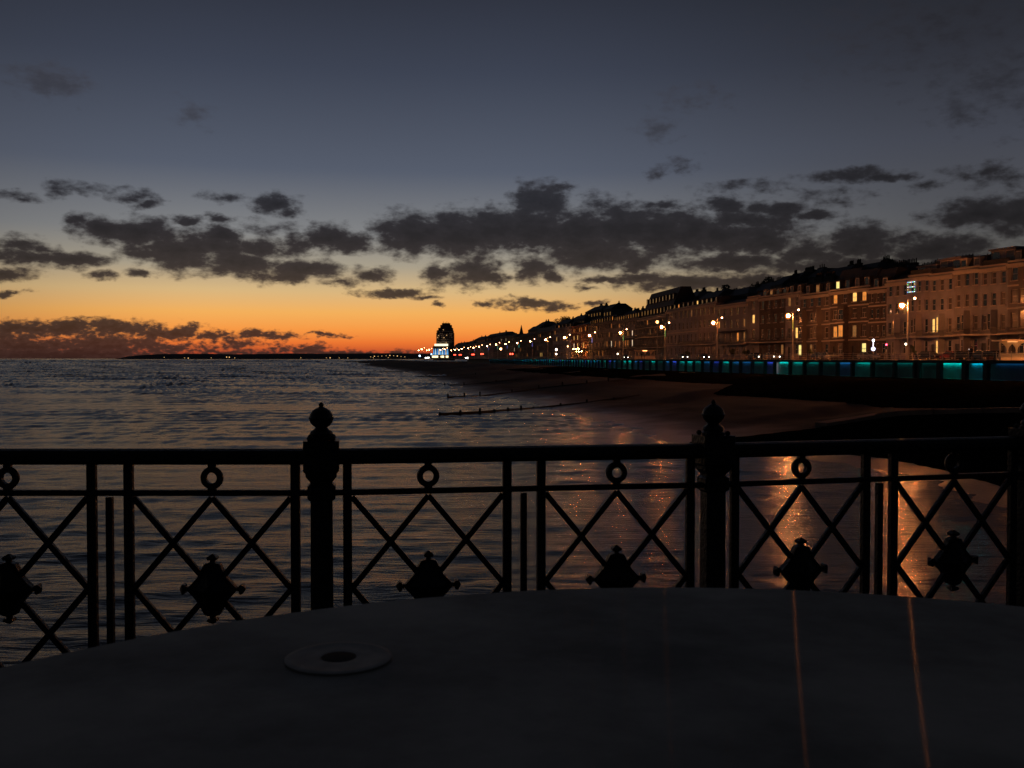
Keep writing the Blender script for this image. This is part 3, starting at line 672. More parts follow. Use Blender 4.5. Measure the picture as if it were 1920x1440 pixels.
# fairy lights in one window: coloured bulbs strung on its frame
fl_cols = [emis('bulb_blue', (.2, .3, 1), 3), emis('bulb_green', (.2, 1, .3), 2), emis('bulb_white', (.7, .8, 1), 3), emis('bulb_yellow', (1, .7, .2), 2)]
best = min(WINS, key=lambda w: (pix(w[2])[0] - 1717) ** 2 + (pix(w[2])[1] - 546) ** 2)
wo, (ww_, wh_, _), wc = best
pm_ = bpy.data.objects.new('fairy_lights', None); COL.objects.link(pm_); pm_.parent = wo.parent; pm_.location = wo.location
bm_ = [MB() for _ in range(4)]
for r_i, zz in enumerate((.1, .5, .95, 1.4, 1.8)):
    for c_i in range(7):
        if r_i in (0, 4) or c_i in (0, 6) or (r_i == 2): bm_[(r_i * 3 + c_i) % 4].sphere((-.85 + 1.7 * c_i / 6, -.32, zz * wh_ / 1.9), .07, 6, 4)
for k in range(4): bm_[k].build('bulb', fl_cols[k], pm_)

# dark houses on the slope behind, by photo column range and roofline row
backs = [
 (853, 873, 642, 'low dark roof at the foot of the skyline'), (873, 888, 639, 'small dark roof beside the foot of the skyline'), (889, 910, 631, 'dark stepped roof above the far terraces'), (911, 948, 624, 'broad dark block above the far terraces'), (949, 972, 627, 'long low dark roof left of the church spire'),
 (981, 1001, 621, 'dark roof right of the church spire'), (990, 1010, 611, 'dark gabled block above the spire house row'), (1006, 1020, 603, 'small dark turret block on the skyline'), (1019, 1044, 607, 'flat dark roof between turret block and slope'), (1044, 1066, 599, 'dark roofs stepping up the slope'),
 (1066, 1096, 591, 'dark roof just left of the twin dark towers'), (1097, 1128, 574, 'left one of the twin dark towers on the skyline'), (1131, 1147, 570, 'right one of the twin dark towers on the skyline'), (1147, 1196, 583, 'long dark roof with rows of chimney pots'),
 (1265, 1308, 548, 'dark block right of the hotel roof peak'), (1306, 1345, 546, 'dark wide block on the slope above cream houses'), (1345, 1402, 540, 'dark block high behind the wide cream house'), (1400, 1444, 530, 'dark block behind the narrow pale house'), (1444, 1466, 517, 'dark block with chimney pots on the slope'),
 (1467, 1493, 511, 'dark square block behind the yellow lamp'), (1493, 1532, 504, 'dark tall block above the bay fronted house'), (1534, 1581, 500, 'block behind the banded brick houses'), (1581, 1640, 493, 'highest dark block left of the brightest lamp'), (1640, 1692, 498, 'dark long block behind the brightest lamp'), (1692, 1742, 498, 'dark block behind the fairy light house'),
 (1790, 1850, 488, 'dark roof behind the plain cream house'), (1850, 1908, 477, 'dark roof behind the attic storey house'), (1906, 1960, 466, 'dark tall roof at the right photo edge'),
]
for i, (a, b, yt, lab) in enumerate(backs):
    far_off = 22 + (i % 3) * 3
    p0 = on_line(a, FAC + far_off); p1 = on_line(b, FAC + far_off); d = p1 - p0; L = d.length; rz = math.atan2(d.y, d.x); mid = on_line((a + b) / 2, FAC + far_off)
    zt = at_y((a + b) / 2, yt, mid.y).z; zb = 6
    t = thing('hillside_house', lab, 'house', (p0.x, p0.y, zb), rz, 'houses on the slope behind the seafront')
    H = zt - zb; D = 10; mb = MB(); rh = min(2.5, H * .15)
    mb.box(0, L, 0, D, 0, H - rh); mb.build('wall', BRICK if i % 2 else GREYB, t)
    r_ = MB(); k_ = .25 if i % 3 else .08
    r_.hull([(-.2, -.3, H - rh), (L + .2, -.3, H - rh), (L + .2, D + .3, H - rh), (-.2, D + .3, H - rh)], [(L * k_, D * .3, H), (L * (1 - k_), D * .3, H), (L * (1 - k_), D * .7, H), (L * k_, D * .7, H)])
    ro = r_.build('roof', SLATE, t)
    for j in range(1 + i % 2 + int(L > 30)):
        chimney(t, L * (.2 + .6 * ((j * .47 + i * .31) % 1)), D * .5, H - .6, 1.8 + (i % 3), 1.2, 3 + (i % 4))
    nw = max(1, min(6, int(L / 4)))
    for j in range(nw):
        for k in range(2):
            if H - rh - 3.2 * (k + 1) < 1: continue
            xx = L * (j + .5) / nw; zz = H - rh - 3.0 * (k + 1)
            fr = MB(); fr.box(xx - .7, xx + .7, -.08, .0, zz, zz + 1.7); f_ = fr.build('window', TRIM, t)
            pn = MB(); pn.box(xx - .6, xx + .6, -.11, -.082, zz + .1, zz + 1.6); pn.build('pane', GLASS, f_)
# church spire
p = on_line(977.5, FAC + 40); zt = at_y(977, 609, p.y).z
t = thing('church', 'thin pointed church spire breaking the distant skyline', 'church', (p.x, p.y, 6))
m1 = MB(); m1.box(-3, 3, -3, 3, 0, (zt - 6) * .62); m1.build('tower', GREYB, t)
m1 = MB(); m1.lathe([(2.6, (zt - 6) * .62), (1.2, (zt - 6) * .82), (.1, zt - 6)], 8); m1.build('spire', SLATE, t)

# tree clumps on the slope (leaf clumps round limbs)
def leaf_tree(name, label, loc, h, r, nleaf, group, leafsize=.5, palm=False):
    t = thing(name, label, 'tree', loc, random.random() * 6, group)
    tr = MB(); tr.tube((0, 0, 0), (.05 * h, 0, h * .55), .05 * h ** .8, .03 * h ** .8, 7)
    for k in range(5):
        a = k * 1.3; tr.tube((.05 * h, 0, h * (.45 + .02 * k)), (math.cos(a) * r * .6, math.sin(a) * r * .6, h * (.7 + .05 * k)), .02 * h ** .8, .008 * h, 5)
    tr.build('trunk', BARK, t)
    cr = MB(); cl = []
    for k in range(9): cl.append((Vector((random.gauss(0, r * .45), random.gauss(0, r * .45), h * .72 + random.gauss(0, h * .13))), r * random.uniform(.3, .55)))
    for k in range(nleaf):
        c, rr = random.choice(cl); v = Vector((random.gauss(0, 1), random.gauss(0, 1), random.gauss(0, .8))).normalized() * rr * random.random() ** .4 + c
        a = Vector((random.gauss(0, 1), random.gauss(0, 1), random.gauss(0, 1))).normalized() * leafsize * random.uniform(.5, 1); b = a.cross(Vector((random.gauss(0, 1), random.gauss(0, 1), random.gauss(0, 1))).normalized())
        cr.quad(v - a, v + b * .6, v + a, v - b * .6)
    cr.build('crown', LEAF, t); return t
for i, (px, yt, off, r, lab) in enumerate([(1815, 484, 24, 3.6, 'dark rounded tree top above the plain cream house'), (1832, 482, 26, 3.2, 'dark tree top next to the attic storey house'), (1668, 492, 38, 3.5, 'dark tree on the skyline left of the pots over the brightest lamp'),
                                      (1652, 494, 36, 3.5, 'dark tree on the skyline above the dark brick house'), (1430, 524, 34, 4, 'dark tree on the slope above the narrow pale house'), (1385, 533, 34, 4.5, 'dark tree on the slope above the wide cream house'), (1058, 596, 40, 6, 'dark rounded tree among the far roofs')]):
    p = on_line(px, FAC + off); z = at_y(px, yt, p.y).z; leaf_tree('tree', lab, (p.x, p.y, z - 9), 9, r, 1500, 'trees on the slope', .5)
for i, (px, lab) in enumerate([(1373, 'small dark tree on the promenade right of the white shop front lamp'), (1399, 'small bushy tree in front of the narrow pale house'), (1518, 'small tree in front of the bay fronted house'), (1712, 'low dark shrub tree right of the brightest lamp'), (1288, 'small dark tree before the regular windowed cream house')]):
    p = on_line(px, 8.5); z = p.y / F * (20 if i < 2 else 15); leaf_tree('street_tree', lab, (p.x, p.y, ROADZ - .1), max(2.2, z), z * .3, 700, 'small trees along the front', .2)

# ---------------------------------------------------------------- lit gallery under the promenade edge
gal = thing('promenade_gallery', 'long concrete lower walkway lit in turquoise and blue bays beneath the promenade', 'gallery', (0, 0, 0))
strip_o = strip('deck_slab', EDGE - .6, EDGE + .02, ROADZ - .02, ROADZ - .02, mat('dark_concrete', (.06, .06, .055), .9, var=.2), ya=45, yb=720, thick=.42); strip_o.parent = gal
bw_ = mat('gallery_plaster', (.26, .28, .28), .8, var=.12, vscale=.8)
o = strip('back_wall', EDGE + 2.6, EDGE + 2.8, LOWZ - .2, LOWZ - .2, bw_, ya=45, yb=720, thick=0)
mb = MB(); n_ = 120
for i in range(n_ + 1):
    y = 45 + 675 * i / n_; mb.v += [(xl(y, EDGE + 2.6), y, LOWZ - .3), (xl(y, EDGE + 2.6), y, ROADZ - .31)]
for i in range(n_): mb.f.append([2 * i, 2 * i + 1, 2 * i + 3, 2 * i + 2])
bpy.data.objects.remove(o); mb.build('back_wall', bw_, gal)
mb = MB()
for i in range(n_ + 1):
    y = 45 + 675 * i / n_; mb.v += [(xl(y, EDGE - .8), y, LOWZ + .05), (xl(y, EDGE + 2.6), y, LOWZ + .05), (xl(y, EDGE - .8), y, LOWZ - .6)]
for i in range(n_): mb.f += [[3 * i, 3 * i + 1, 3 * i + 4, 3 * i + 3], [3 * i + 2, 3 * i, 3 * i + 3, 3 * i + 5]]
mb.build('floor', CONC, gal)
# bays given by photo columns on the right, then regular
TEAL, CYAN, BLUE, DEEP, DIM, OFF = (.0, .85, .75), (.0, .65, .95), (.05, .12, 1), (.02, .25, .7), (0, .45, .42), None
bays = [(1935, 1868, DEEP, .25), (1848, 1822, CYAN, 1.6), (1808, 1765, TEAL, 1.6), (1760, 1725, DIM, .12), (1722, 1716, TEAL, 1.2), (1714, 1680, DIM, .35), (1676, 1640, DIM, .12), (1634, 1607, TEAL, .8), (1598, 1574, DEEP, .8), (1570, 1544, DIM, .2), (1538, 1516, DIM, .6), (1508, 1488, TEAL, .8), (1481, 1461, TEAL, 1.8),
        (1452, 1439, BLUE, 1.1), (1434, 1414, DIM, .4), (1410, 1392, DEEP, .6), (1388, 1374, DEEP, .7), (1369, 1356, TEAL, 1.0), (1350, 1338, BLUE, .6), (1333, 1320, DEEP, .8), (1316, 1303, DIM, .7), (1300, 1289, TEAL, 1.5), (1285, 1275, TEAL, .8), (1270, 1261, BLUE, 1.5), (1257, 1248, DEEP, .9), (1244, 1234, DIM, .2), (1230, 1221, TEAL, 1), (1218, 1209, DIM, .2), (1206, 1199, BLUE, .5), (1196, 1189, DEEP, .9), (1185, 1178, TEAL, 1.4), (1175, 1169, TEAL, 1.5), (1165, 1158, DIM, .2), (1155, 1150, DEEP, 1), (1147, 1141, BLUE, 1), (1137, 1132, TEAL, .8)]
x_ = 1128; cyc = [TEAL, DEEP, CYAN, DEEP, TEAL, BLUE, CYAN, TEAL, DEEP, CYAN]; k = 0
while x_ > 896:
    w_ = max(2.2, (x_ - 860) * .022); bays.append((x_, x_ - w_ * .75, cyc[k % 10], random.uniform(.5, 1.4) * (.5 if x_ < 980 else .9))); x_ -= w_; k += 1
prev_y = None
for i, (a, b, c, s_) in enumerate(bays[:100]):
    pa = on_line(a, EDGE + 2.5); pb = on_line(b, EDGE + 2.5)
    # front column between bays
    q = on_line(a + 2 if i < 8 else a + .6, EDGE - .3); wdt = .7 if i > 3 else 1.1
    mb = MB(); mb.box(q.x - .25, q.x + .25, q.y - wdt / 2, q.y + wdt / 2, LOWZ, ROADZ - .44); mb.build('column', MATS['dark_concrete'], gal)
    if c is None: continue
    m_ = emis('led_%d' % i, c, 9 * s_)
    mb = MB(); zt = ROADZ - .40
    d = (pb - pa).normalized(); e = .08
    mb.bar((pa.x - .02, pa.y, zt - .03), (pb.x - .02, pb.y, zt - .03), .06, .05); mb.build('light_strip', m_, gal)
# narrow white pillar, its lit look put in as glow
q = on_line(1454, EDGE + 2.3); mb = MB(); mb.box(q.x - .1, q.x + .1, q.y - .35, q.y + .35, LOWZ + .1, ROADZ - .5); mb.build('glowing_pillar', emis('pillar_glow', (.8, .75, .85), .45), gal)

# promenade railing
rl = thing('promenade_railing', 'white posted railing along the promenade edge above the blue lit gallery', 'railing', (0, 0, 0))
y = 88; posts = []
while y < 400 and len(posts) < 98: posts.append(y); y += 2.45 if y < 200 else 4.2
pm0 = MB(); pm0.tube((0, 0, 0), (0, 0, 1.08), .05, .04, 8); pm0.sphere((0, 0, 1.12), .065, 8, 5); pme = pm0.mesh('post'); pme.materials.append(METAL)
for y in posts:
    o = bpy.data.objects.new('post', pme); COL.objects.link(o); o.parent = rl; o.location = (xl(y, EDGE + .15), y, ROADZ - .04)
for zz in (1.02, .72, .42, .15):
    mb = MB()
    for a, b in zip([75] + posts[:-1:4] , posts[::4] + [posts[-1]]):
        pass
    yy = [75] + posts[::4] + [posts[-1], 720]
    for a, b in zip(yy[:-1], yy[1:]):
        if b > a: mb.tube((xl(a, EDGE + .15), a, ROADZ - .04 + zz), (xl(b, EDGE + .15), b, ROADZ - .04 + zz), .022, None, 5)
    mb.build('rail', METAL, rl)

# ---------------------------------------------------------------- street lamps
def make_lamp(tint, bulbm, label, loc, rz, sc=1.0):
    t = thing('street_lamp', label, 'street lamp', loc, rz, 'street lamps along the seafront'); t.scale = (sc,) * 3
    mb = MB(); mb.lathe([(.22, 0), (.2, .5), (.12, .7), (.10, 4), (.075, 8.1)], 10); mb.build('post', METAL, t)
    if tint:
        mb = MB(); mb.lathe([(.115, 1.2), (.085, 6.6)], 10); mb.build('light_sleeve', emis('post_glow_%s' % tint[0], tint[1], tint[2]), t)
    mb = MB(); mb.bar((-.05, 0, 7.2), (-.75, 0, 7.45), .07, .07); mb.bar((.05, 0, 7.9), (.8, 0, 8.25), .06, .06); mb.build('arm', METAL, t)
    mb = MB(); mb.lathe([(.05, .36), (.34, .3), (.30, .22)], 12, (-.8, 0, 7.25)); mb.build('lamp_hood', HOOD, t)
    mb = MB(); mb.sphere((-.8, 0, 7.22), .24, 8, 5); l = mb.build('lantern', bulbm, t)
    if bulbm in (BULB, BULBM): mb = MB(); mb.sphere((-.8, 0, 7.18), .5, 16, 12, 1.1); mb.build('frosted_glass', HALO, l, smooth=True)  # oversized shell added for an orange glare rim
    mb = MB(); mb.sphere((.9, 0, 8.2), .15, 7, 4); mb.build('upper_lantern', BULB2, t)
    return t
tints = {1690: ('orange', (1, .35, .1), .28), 1477: ('yellow', (.75, .7, .05), .28), 1337: ('red', (1, .25, .06), .22), 1240: ('green', (.35, .8, .2), .32), 1163: ('green', (.2, .8, .12), .32), 1105: ('violet', (.55, .42, 1), .5), 998: ('indigo', (.22, .25, 1), .5), 973: ('teal', (.1, .8, .7), .4), 951: ('blue', (.15, .25, 1), .5), 933: ('teal', (.1, .8, .5), .4), 916: ('blue', (.2, .25, 1), .5), 890: ('blue', (.2, .25, 1), .5)}
ords = 'first second third fourth fifth sixth seventh eighth ninth tenth eleventh twelfth thirteenth fourteenth fifteenth sixteenth seventeenth eighteenth nineteenth twentieth'.split()
lx = [(2005, None), (1690, 573), (1477, 592), (1337, 605), (1240, 613), (1163, 624), (1105, 629), (1063, 633), (1027, 637), (998, 640), (973, 643), (951, 645), (933, 646), (916, 649), (901, 650), (890, 652), (880, 653), (868, 654), (862, 656), (855, 656), (848, 657)]
cols = {1690: 'orange lit post, the brightest and nearest', 1477: 'yellow lit post', 1337: 'reddish post', 1240: 'pale green lit post', 1163: 'green lit post', 1105: 'violet lit post'}
for i, (px, py) in enumerate(lx):
    p = on_line(px, 0)
    if px == 2005: lab = 'street lamp just beyond the right edge of the photo'
    elif px in cols: lab = 'tall twin headed street lamp with %s' % cols[px]
    else: lab = 'small distant twin headed street lamp, %s along the seafront from the right' % ords[i - 1]
    sc = 1.0
    if py: sc = (at_y(px, py, p.y).z - ROADZ) / 7.22
    off = .8 * sc if px > 1100 else 0
    if px == 2005: q_ = on_line(1897, -1.2); p = Vector((q_.x + 2.2, q_.y - 5.5, 0))
    make_lamp(tints.get(px), BULB if px > 1400 else BULBM if px > 1000 else FARB, lab, (p.x + off, p.y, ROADZ - .02), 0, sc)
for i, (px, py, z_) in enumerate([(836, 655, 1080), (828, 656, 1120), (820, 655, 1150), (807, 656, 1190), (802, 657, 1220), (793, 655, 1240), (787, 657, 1260)]):
    p = at_y(px, py, z_); sc = (p.z - 5) / 7.22
    make_lamp(None, FARB, 'faint far street lamp, %s from the left before the tower block' % ords[6 - i], (p.x, p.y, 5), 0, sc)

# entrance portico; unseen lamps added to flood the brick front orange
p = on_line(1087, FAC - 2.2); t = thing('portico', 'orange glowing entrance portico of the red brick building', 'portico', (p.x, p.y, ROADZ), math.atan2(-1, .15))
mb = MB(); mb.box(-8, 8, -2, 1.9, 3.4, 3.9); mb.build('roof', WHITE, t)
for k in range(5):
    mb = MB(); mb.tube((-7.5 + 3.75 * k, -1.7, 0), (-7.5 + 3.75 * k, -1.7, 3.38), .25, .22, 8); mb.build('column', WHITE, t)
for k in range(3):
    for yy_, zz_, r_ in ((-.4, 3.1, .16), (-1.6, 4.15, .15)):
        mb = MB(); mb.sphere((-5 + 5 * k, yy_, zz_), r_, 7, 4); mb.build('lamp', emis('portico_lamp', (1, .34, .07), 420), t)

# ---------------------------------------------------------------- seafront shelters
def shelter(label, px, off, w, sc, fillstr, grp='seafront shelters'):
    p = on_line(px, off); t = thing('seafront_shelter', label, 'shelter', (p.x, p.y, ROADZ - .04), R(-8), grp)
    t.scale = (sc,) * 3
    PW = mat('shelter_paint', (.75, .62, .48), .6)
    mb = MB(); mb.box(-w / 2, w / 2, -1.9, 1.9, 2.45, 2.62); mb.build('roof', PW, t, bevel=.03)
    for x in (-w / 2 + 1.35, w / 2 - 1.35) if w < 5 else (-w / 2 + 1.35, 0, w / 2 - 1.35):
        mb = MB()   # flared bracket column
        for k in range(8):
            a0, a1 = k / 8, (k + 1) / 8; f = lambda a: .07 + 1.0 * a ** 2.4
            mb.hull([(x - f(a0), -.1, 1.2 + 1.24 * a0), (x + f(a0), -.1, 1.2 + 1.24 * a0), (x + f(a0), .1, 1.2 + 1.24 * a0), (x - f(a0), .1, 1.2 + 1.24 * a0)],
                    [(x - f(a1), -.1, 1.2 + 1.24 * a1), (x + f(a1), -.1, 1.2 + 1.24 * a1), (x + f(a1), .1, 1.2 + 1.24 * a1), (x - f(a1), .1, 1.2 + 1.24 * a1)])
        mb.box(x - .09, x + .09, -.1, .1, .7, 1.199); mb.build('bracket_column', PW, t)
    for x in (-w / 2 + .45, w / 2 - .45):
        mb = MB(); mb.box(x - .06, x + .06, -.06, .06, .9, 2.449); mb.build('post', PW, t)
    mb = MB(); mb.box(-w / 2 + .35, w / 2 - .2, -.25, .25, 0, .9); mb.box(-w / 2 + .15, w / 2 - .1, -1.2, -.252, 0, .42); mb.build('bench_wall', PW, t, bevel=.02)
    mb = MB(); mb.box(-.6, .6, -.2, .2, 2.36, 2.44); mb.build('ceiling_fill_light', emis('shelter_lamp_%d' % px, (1, .40, .13), fillstr), t)  # unseen ceiling light added to brighten the underside of the roof
    return t
sh_ = shelter('orange lit seafront shelter with flared columns near the right photo edge', 1897, -1.2, 3.8, 1, 1.6)
fl = MB(); fl.tube((3.3, -3.6, 0), (3.3, -3.6, 1.7), .04); fl.box(3.2, 3.4, -3.7, -3.5, 1.7, 1.74); fpo = fl.build('fill_light_post', METAL, sh_); fl = MB(); fl.sphere((3.3, -3.6, 1.9), .13, 8, 5); fl.build('lamp', emis('front_fill_lamp', (1, .40, .12), 420), fpo)  # unseen lamp beyond the frame edge, added to light the shelter front
shelter('small far shelter glowing orange with people beneath, left of the pale green lamp', 1209, .5, 6.0, .95, 8)
# low planter beside shelter
p = on_line(1856, -.5); t = thing('planter', 'small orange lit square planter beside the right shelter', 'planter', (p.x, p.y, ROADZ))
mb = MB(); mb.box(-.35, .35, -.35, .35, 0, .5); mb.build('tub', REDB, t, bevel=.03); mb = MB()
for k in range(80):
    v = Vector((random.gauss(0, .2), random.gauss(0, .2), .55 + abs(random.gauss(0, .12)))); a = Vector((random.gauss(0, 1), random.gauss(0, 1), random.gauss(0, 1))).normalized() * .08; b = a.orthogonal() * .7; mb.quad(v - a, v - b, v + a, v + b)
mb.build('plant', LEAF, t)

# ---------------------------------------------------------------- people on the promenade
CLOTH = mat('dark_coat', (.012, .012, .015), .85); SKIN = mat('skin', (.35, .2, .14), .6); HAIR = mat('dark_hair', (.012, .01, .01), .7)
def person(label, loc, rz, h=1.75, pose='hold', cloth=CLOTH):
    t = thing('person', label, 'person', loc, rz); t.scale = (h / 1.75,) * 3
    J = {'pel': (0, 0, .93, .15), 'bel': (0, 0, 1.1, .135), 'che': (0, 0, 1.32, .165), 'nek': (0, .01, 1.48, .06), 'hd0': (0, -.02, 1.57, .085), 'hd1': (0, -.02, 1.68, .085),
         'ls': (-.18, 0, 1.40, .065), 'le': (-.25, -.04, 1.13, .045), 'lh': (-.22, -.2, 1.0, .035), 'rs': (.18, 0, 1.40, .065), 're': (.25, -.04, 1.13, .045), 'rh': (.24, -.1, .88, .035),
         'lk': (-.1, -.02, .5, .07), 'la': (-.11, .02, .09, .045), 'lt': (-.12, -.14, .04, .04), 'rk': (.1, -.03, .5, .07), 'ra': (.12, .02, .09, .045), 'rt': (.13, -.14, .04, .04), 'lp': (-.09, 0, .85, .1), 'rp': (.09, 0, .85, .1)}
    if pose == 'hold': J['lh'] = (-.12, -.33, 1.32, .035); J['le'] = (-.26, -.14, 1.15, .045); J['rh'] = (-.05, -.33, 1.33, .035); J['re'] = (.24, -.16, 1.16, .045)
    if pose == 'walk': J['lk'] = (-.1, -.16, .52, .07); J['la'] = (-.1, -.1, .1, .045); J['lt'] = (-.1, -.25, .05, .04); J['rk'] = (.1, .1, .5, .07); J['ra'] = (.1, .32, .14, .045); J['rt'] = (.1, .2, .04, .04)
    E = [('pel', 'bel'), ('bel', 'che'), ('che', 'nek'), ('nek', 'hd0'), ('hd0', 'hd1'), ('che', 'ls'), ('ls', 'le'), ('le', 'lh'), ('che', 'rs'), ('rs', 're'), ('re', 'rh'), ('pel', 'lp'), ('lp', 'lk'), ('lk', 'la'), ('la', 'lt'), ('pel', 'rp'), ('rp', 'rk'), ('rk', 'ra'), ('ra', 'rt')]
    for s_, hn, bx in ((-1, 'lh', 'le'), (1, 'rh', 're')):      # five short fingers
        hv = Vector(J[hn][:3]); dv = (hv - Vector(J[bx][:3])).normalized()
        for f_ in range(5):
            nm = hn + str(f_); off = Vector(((f_ - 2) * .017, 0, .0 if f_ else -.01)); q = hv + dv * (.085 - abs(f_ - 2) * .008) + off; J[nm] = (*q, .009); E.append((hn, nm))
    nm_ = list(J); me = bpy.data.meshes.new('body'); me.from_pydata([J[k][:3] for k in nm_], [(nm_.index(a), nm_.index(b)) for a, b in E], [])
    me.materials.append(cloth); o = link('body', me, t)
    sk = o.modifiers.new('skin', 'SKIN'); sv = me.skin_vertices[0].data
    for i, k in enumerate(nm_): sv[i].radius = (J[k][3], J[k][3] * (.75 if k in ('pel', 'bel', 'che') else 1)); sv[i].use_root = (k == 'pel')
    o.modifiers.new('sub', 'SUBSURF').levels = 1; o.modifiers['sub'].render_levels = 1
    mb = MB(); mb.sphere((0, .005, 1.68), .105, 10, 7, 1.05); mb.build('hair', HAIR, t, smooth=True)
    mb = MB(); mb.sphere((0, -.075, 1.62), .068, 10, 7, 1.25); mb.sphere((0, -.145, 1.61), .018, 6, 4); mb.build('face', SKIN, t, smooth=True)
    return t
p = on_line(1821, EDGE + .9); person('person in dark coat standing at the railing with hands raised to chest', (p.x, p.y, ROADZ - .04), R(-60), 1.85)
ph = p.copy(); 
o = MB(); o.box(-.04, .04, -.01, .01, 0, .14); oo = o.build('phone', emis('phone_screen', (.8, .9, 1), 1.6)); oo.location = (p.x - .42, p.y - .2, ROADZ + 1.36); oo.rotation_euler = (0, 0, .4); tag(oo, 'small glowing phone held by the person at the railing', 'phone')
for i, (px, lab) in enumerate([(1203, 'dark figure sitting left under the far orange shelter'), (1208, 'pale lit figure under the far orange shelter'), (1082, 'figure walking left of the glowing portico'), (1092, 'figure walking right of the glowing portico')]):
    p = on_line(px, -1.0 if i < 2 else 1.0); person(lab, (p.x, p.y, ROADZ - .04), i * 1.3, 1.75, 'walk' if i > 1 else 'stand')

# ---------------------------------------------------------------- signals, beacons
def pole_light(name, label, px, py, y_off, parts, cat):
    p = on_line(px, y_off); z = at_y(px, py, p.y).z - ROADZ
    t = thing(name, label, cat, (p.x, p.y, ROADZ - .1))
    mb = MB(); mb.tube((0, 0, 0), (0, 0, z - .2), .05, .04, 8); mb.build('post', METAL, t); return t, z, p
t, z, p = pole_light('beacon_post', 'white globe lamp on a post with a second white light above it', 1637, 653, 3, None, 'beacon')
mb = MB(); mb.sphere((0, 0, z), .34, 14, 9); mb.build('globe', emis('white_globe', (.75, .75, 1), 2.2), t, smooth=True)
mb = MB(); mb.tube((0, 0, z + .38), (0, 0, z + 1.2), .03); mb.sphere((0, 0, z + 1.38), .2, 10, 6); mb.build('upper_lamp', emis('white_spot', (.9, .85, 1), 9), t)
t, z, p = pole_light('traffic_light', 'traffic light showing red between the white globe lamp and the brightest lamp', 1661, 645, 3, None, 'traffic light')
mb = MB(); mb.box(-.17, .17, -.1, .12, z - .75, z + .2); mb.build('signal_box', DARKM, t, bevel=.02)
for k, m_ in enumerate((emis('red_signal', (1, .05, .1), 14), DARKM, DARKM)):
    mb = MB(); mb.sphere((0, -.13, z - .28 * k), .13, 10, 6); mb.build('lens', m_, t)
t, z, p = pole_light('wall_lamp_post', 'small white lamp just right of the brightest street lamp post', 1698, 644, 6, None, 'lamp')
mb = MB(); mb.sphere((0, 0, z), .17, 8, 5); mb.build('globe', emis('small_white_lamp', (1, .8, .6), 9), t)
for (px, py, lab, c, s_, r_) in [(1043, 655, 'white globe lamp left of the orange brick building', (1, .8, .6), 9, .5), (1064, 649, 'small orange lamp by the orange brick building', (1, .5, .2), 9, .35), (939, 654, 'round orange lamp low among the far terraces', (1, .5, .2), 9, .7), (1232, 603, 'lamp mounted high on the hotel left of the pale green post', (1, .4, .12), 6, .4),
                            (787, 667, 'cool white lamp at the far left end of the seafront', (.6, .8, 1), 5, 1.1), (809, 664, 'small bluish lamp before the tower block', (.4, .7, 1), 4, .8), (1043, 663.5, 'small lamp under the white globe lamp', (1, .45, .15), 4, .35), (1158, 663, 'tiny white lamp below the green lit post', (1, .85, .6), 6, .25), (1888, 637, 'tiny white light above the roof of the orange shelter', (1, .9, .8), 5, .1)]:
    t, z, p = pole_light('globe_lamp', lab, px, py, 5 if px != 1888 else 1, None, 'lamp')
    mb = MB(); mb.sphere((0, 0, z), r_, 8, 5); mb.build('globe', emis('g%d' % px, c, s_), t)

# ---------------------------------------------------------------- cars
HL = emis('headlight_glow', (1, .9, .75), 10); TL = emis('tail_light_glow', (1, .06, .03), 9); OFFL = mat('lamp_glass', (.4, .4, .4), .2)
def make_car(label, loc, rz, paint, head, tail, big=0):
    t = thing('parked_car' if not (head or tail) else 'car', label, 'car', loc, rz, 'cars along the seafront road')
    pr_ = [(-2.1, .35), (-2.15, .75), (-1.75, .95), (-1.15, 1.0), (-.55, 1.42), (.75, 1.45), (1.45, 1.05), (2.0, .95), (2.1, .6), (2.05, .35)]
    mb = MB(); mb.hull([(x, -.82, z) for x, z in reversed(pr_)], [(x, .82, z) for x, z in reversed(pr_)]); mb.build('body', paint, t, bevel=.08)
    for s_ in (-1, 1):
        mb = MB(); y0, y1 = sorted((s_ * .825, s_ * .845)); mb.hull([(-1.0, y0, 1.02), (1.25, y0, 1.04), (.7, y0, 1.38), (-.5, y0, 1.36)], [(-1.0, y1, 1.02), (1.25, y1, 1.04), (.7, y1, 1.38), (-.5, y1, 1.36)]); mb.build('side_window', GLASS, t)
    mb = MB(); mb.hull([(-1.19, -.7, 1.02), (-1.19, .7, 1.02), (-1.14, .7, 1.02), (-1.14, -.7, 1.02)], [(-.62, -.66, 1.40), (-.62, .66, 1.40), (-.57, .66, 1.41), (-.57, -.66, 1.41)]); mb.build('windscreen', GLASS, t)
    for x in (-1.3, 1.3):
        for y in (-.8, .8):
            mb = MB(); mb.tube((x, y - .1, .32), (x, y + .1, .32), .32, None, 14); w = mb.build('wheel', TYRE, t)
            mb = MB(); mb.tube((x, y - .115, .32), (x, y + .115, .32), .17, None, 10); mb.build('rim', METAL, w)
    for y in (-.6, .6):
        mb = MB(); mb.sphere((-2.13, y, .68), .11 + big, 8, 5); mb.build('headlight', HL if head else OFFL, t)
        mb = MB(); mb.sphere((2.08, y, .78), .09 + big, 8, 5); mb.build('tail_light', TL if tail else OFFL, t)
    return t
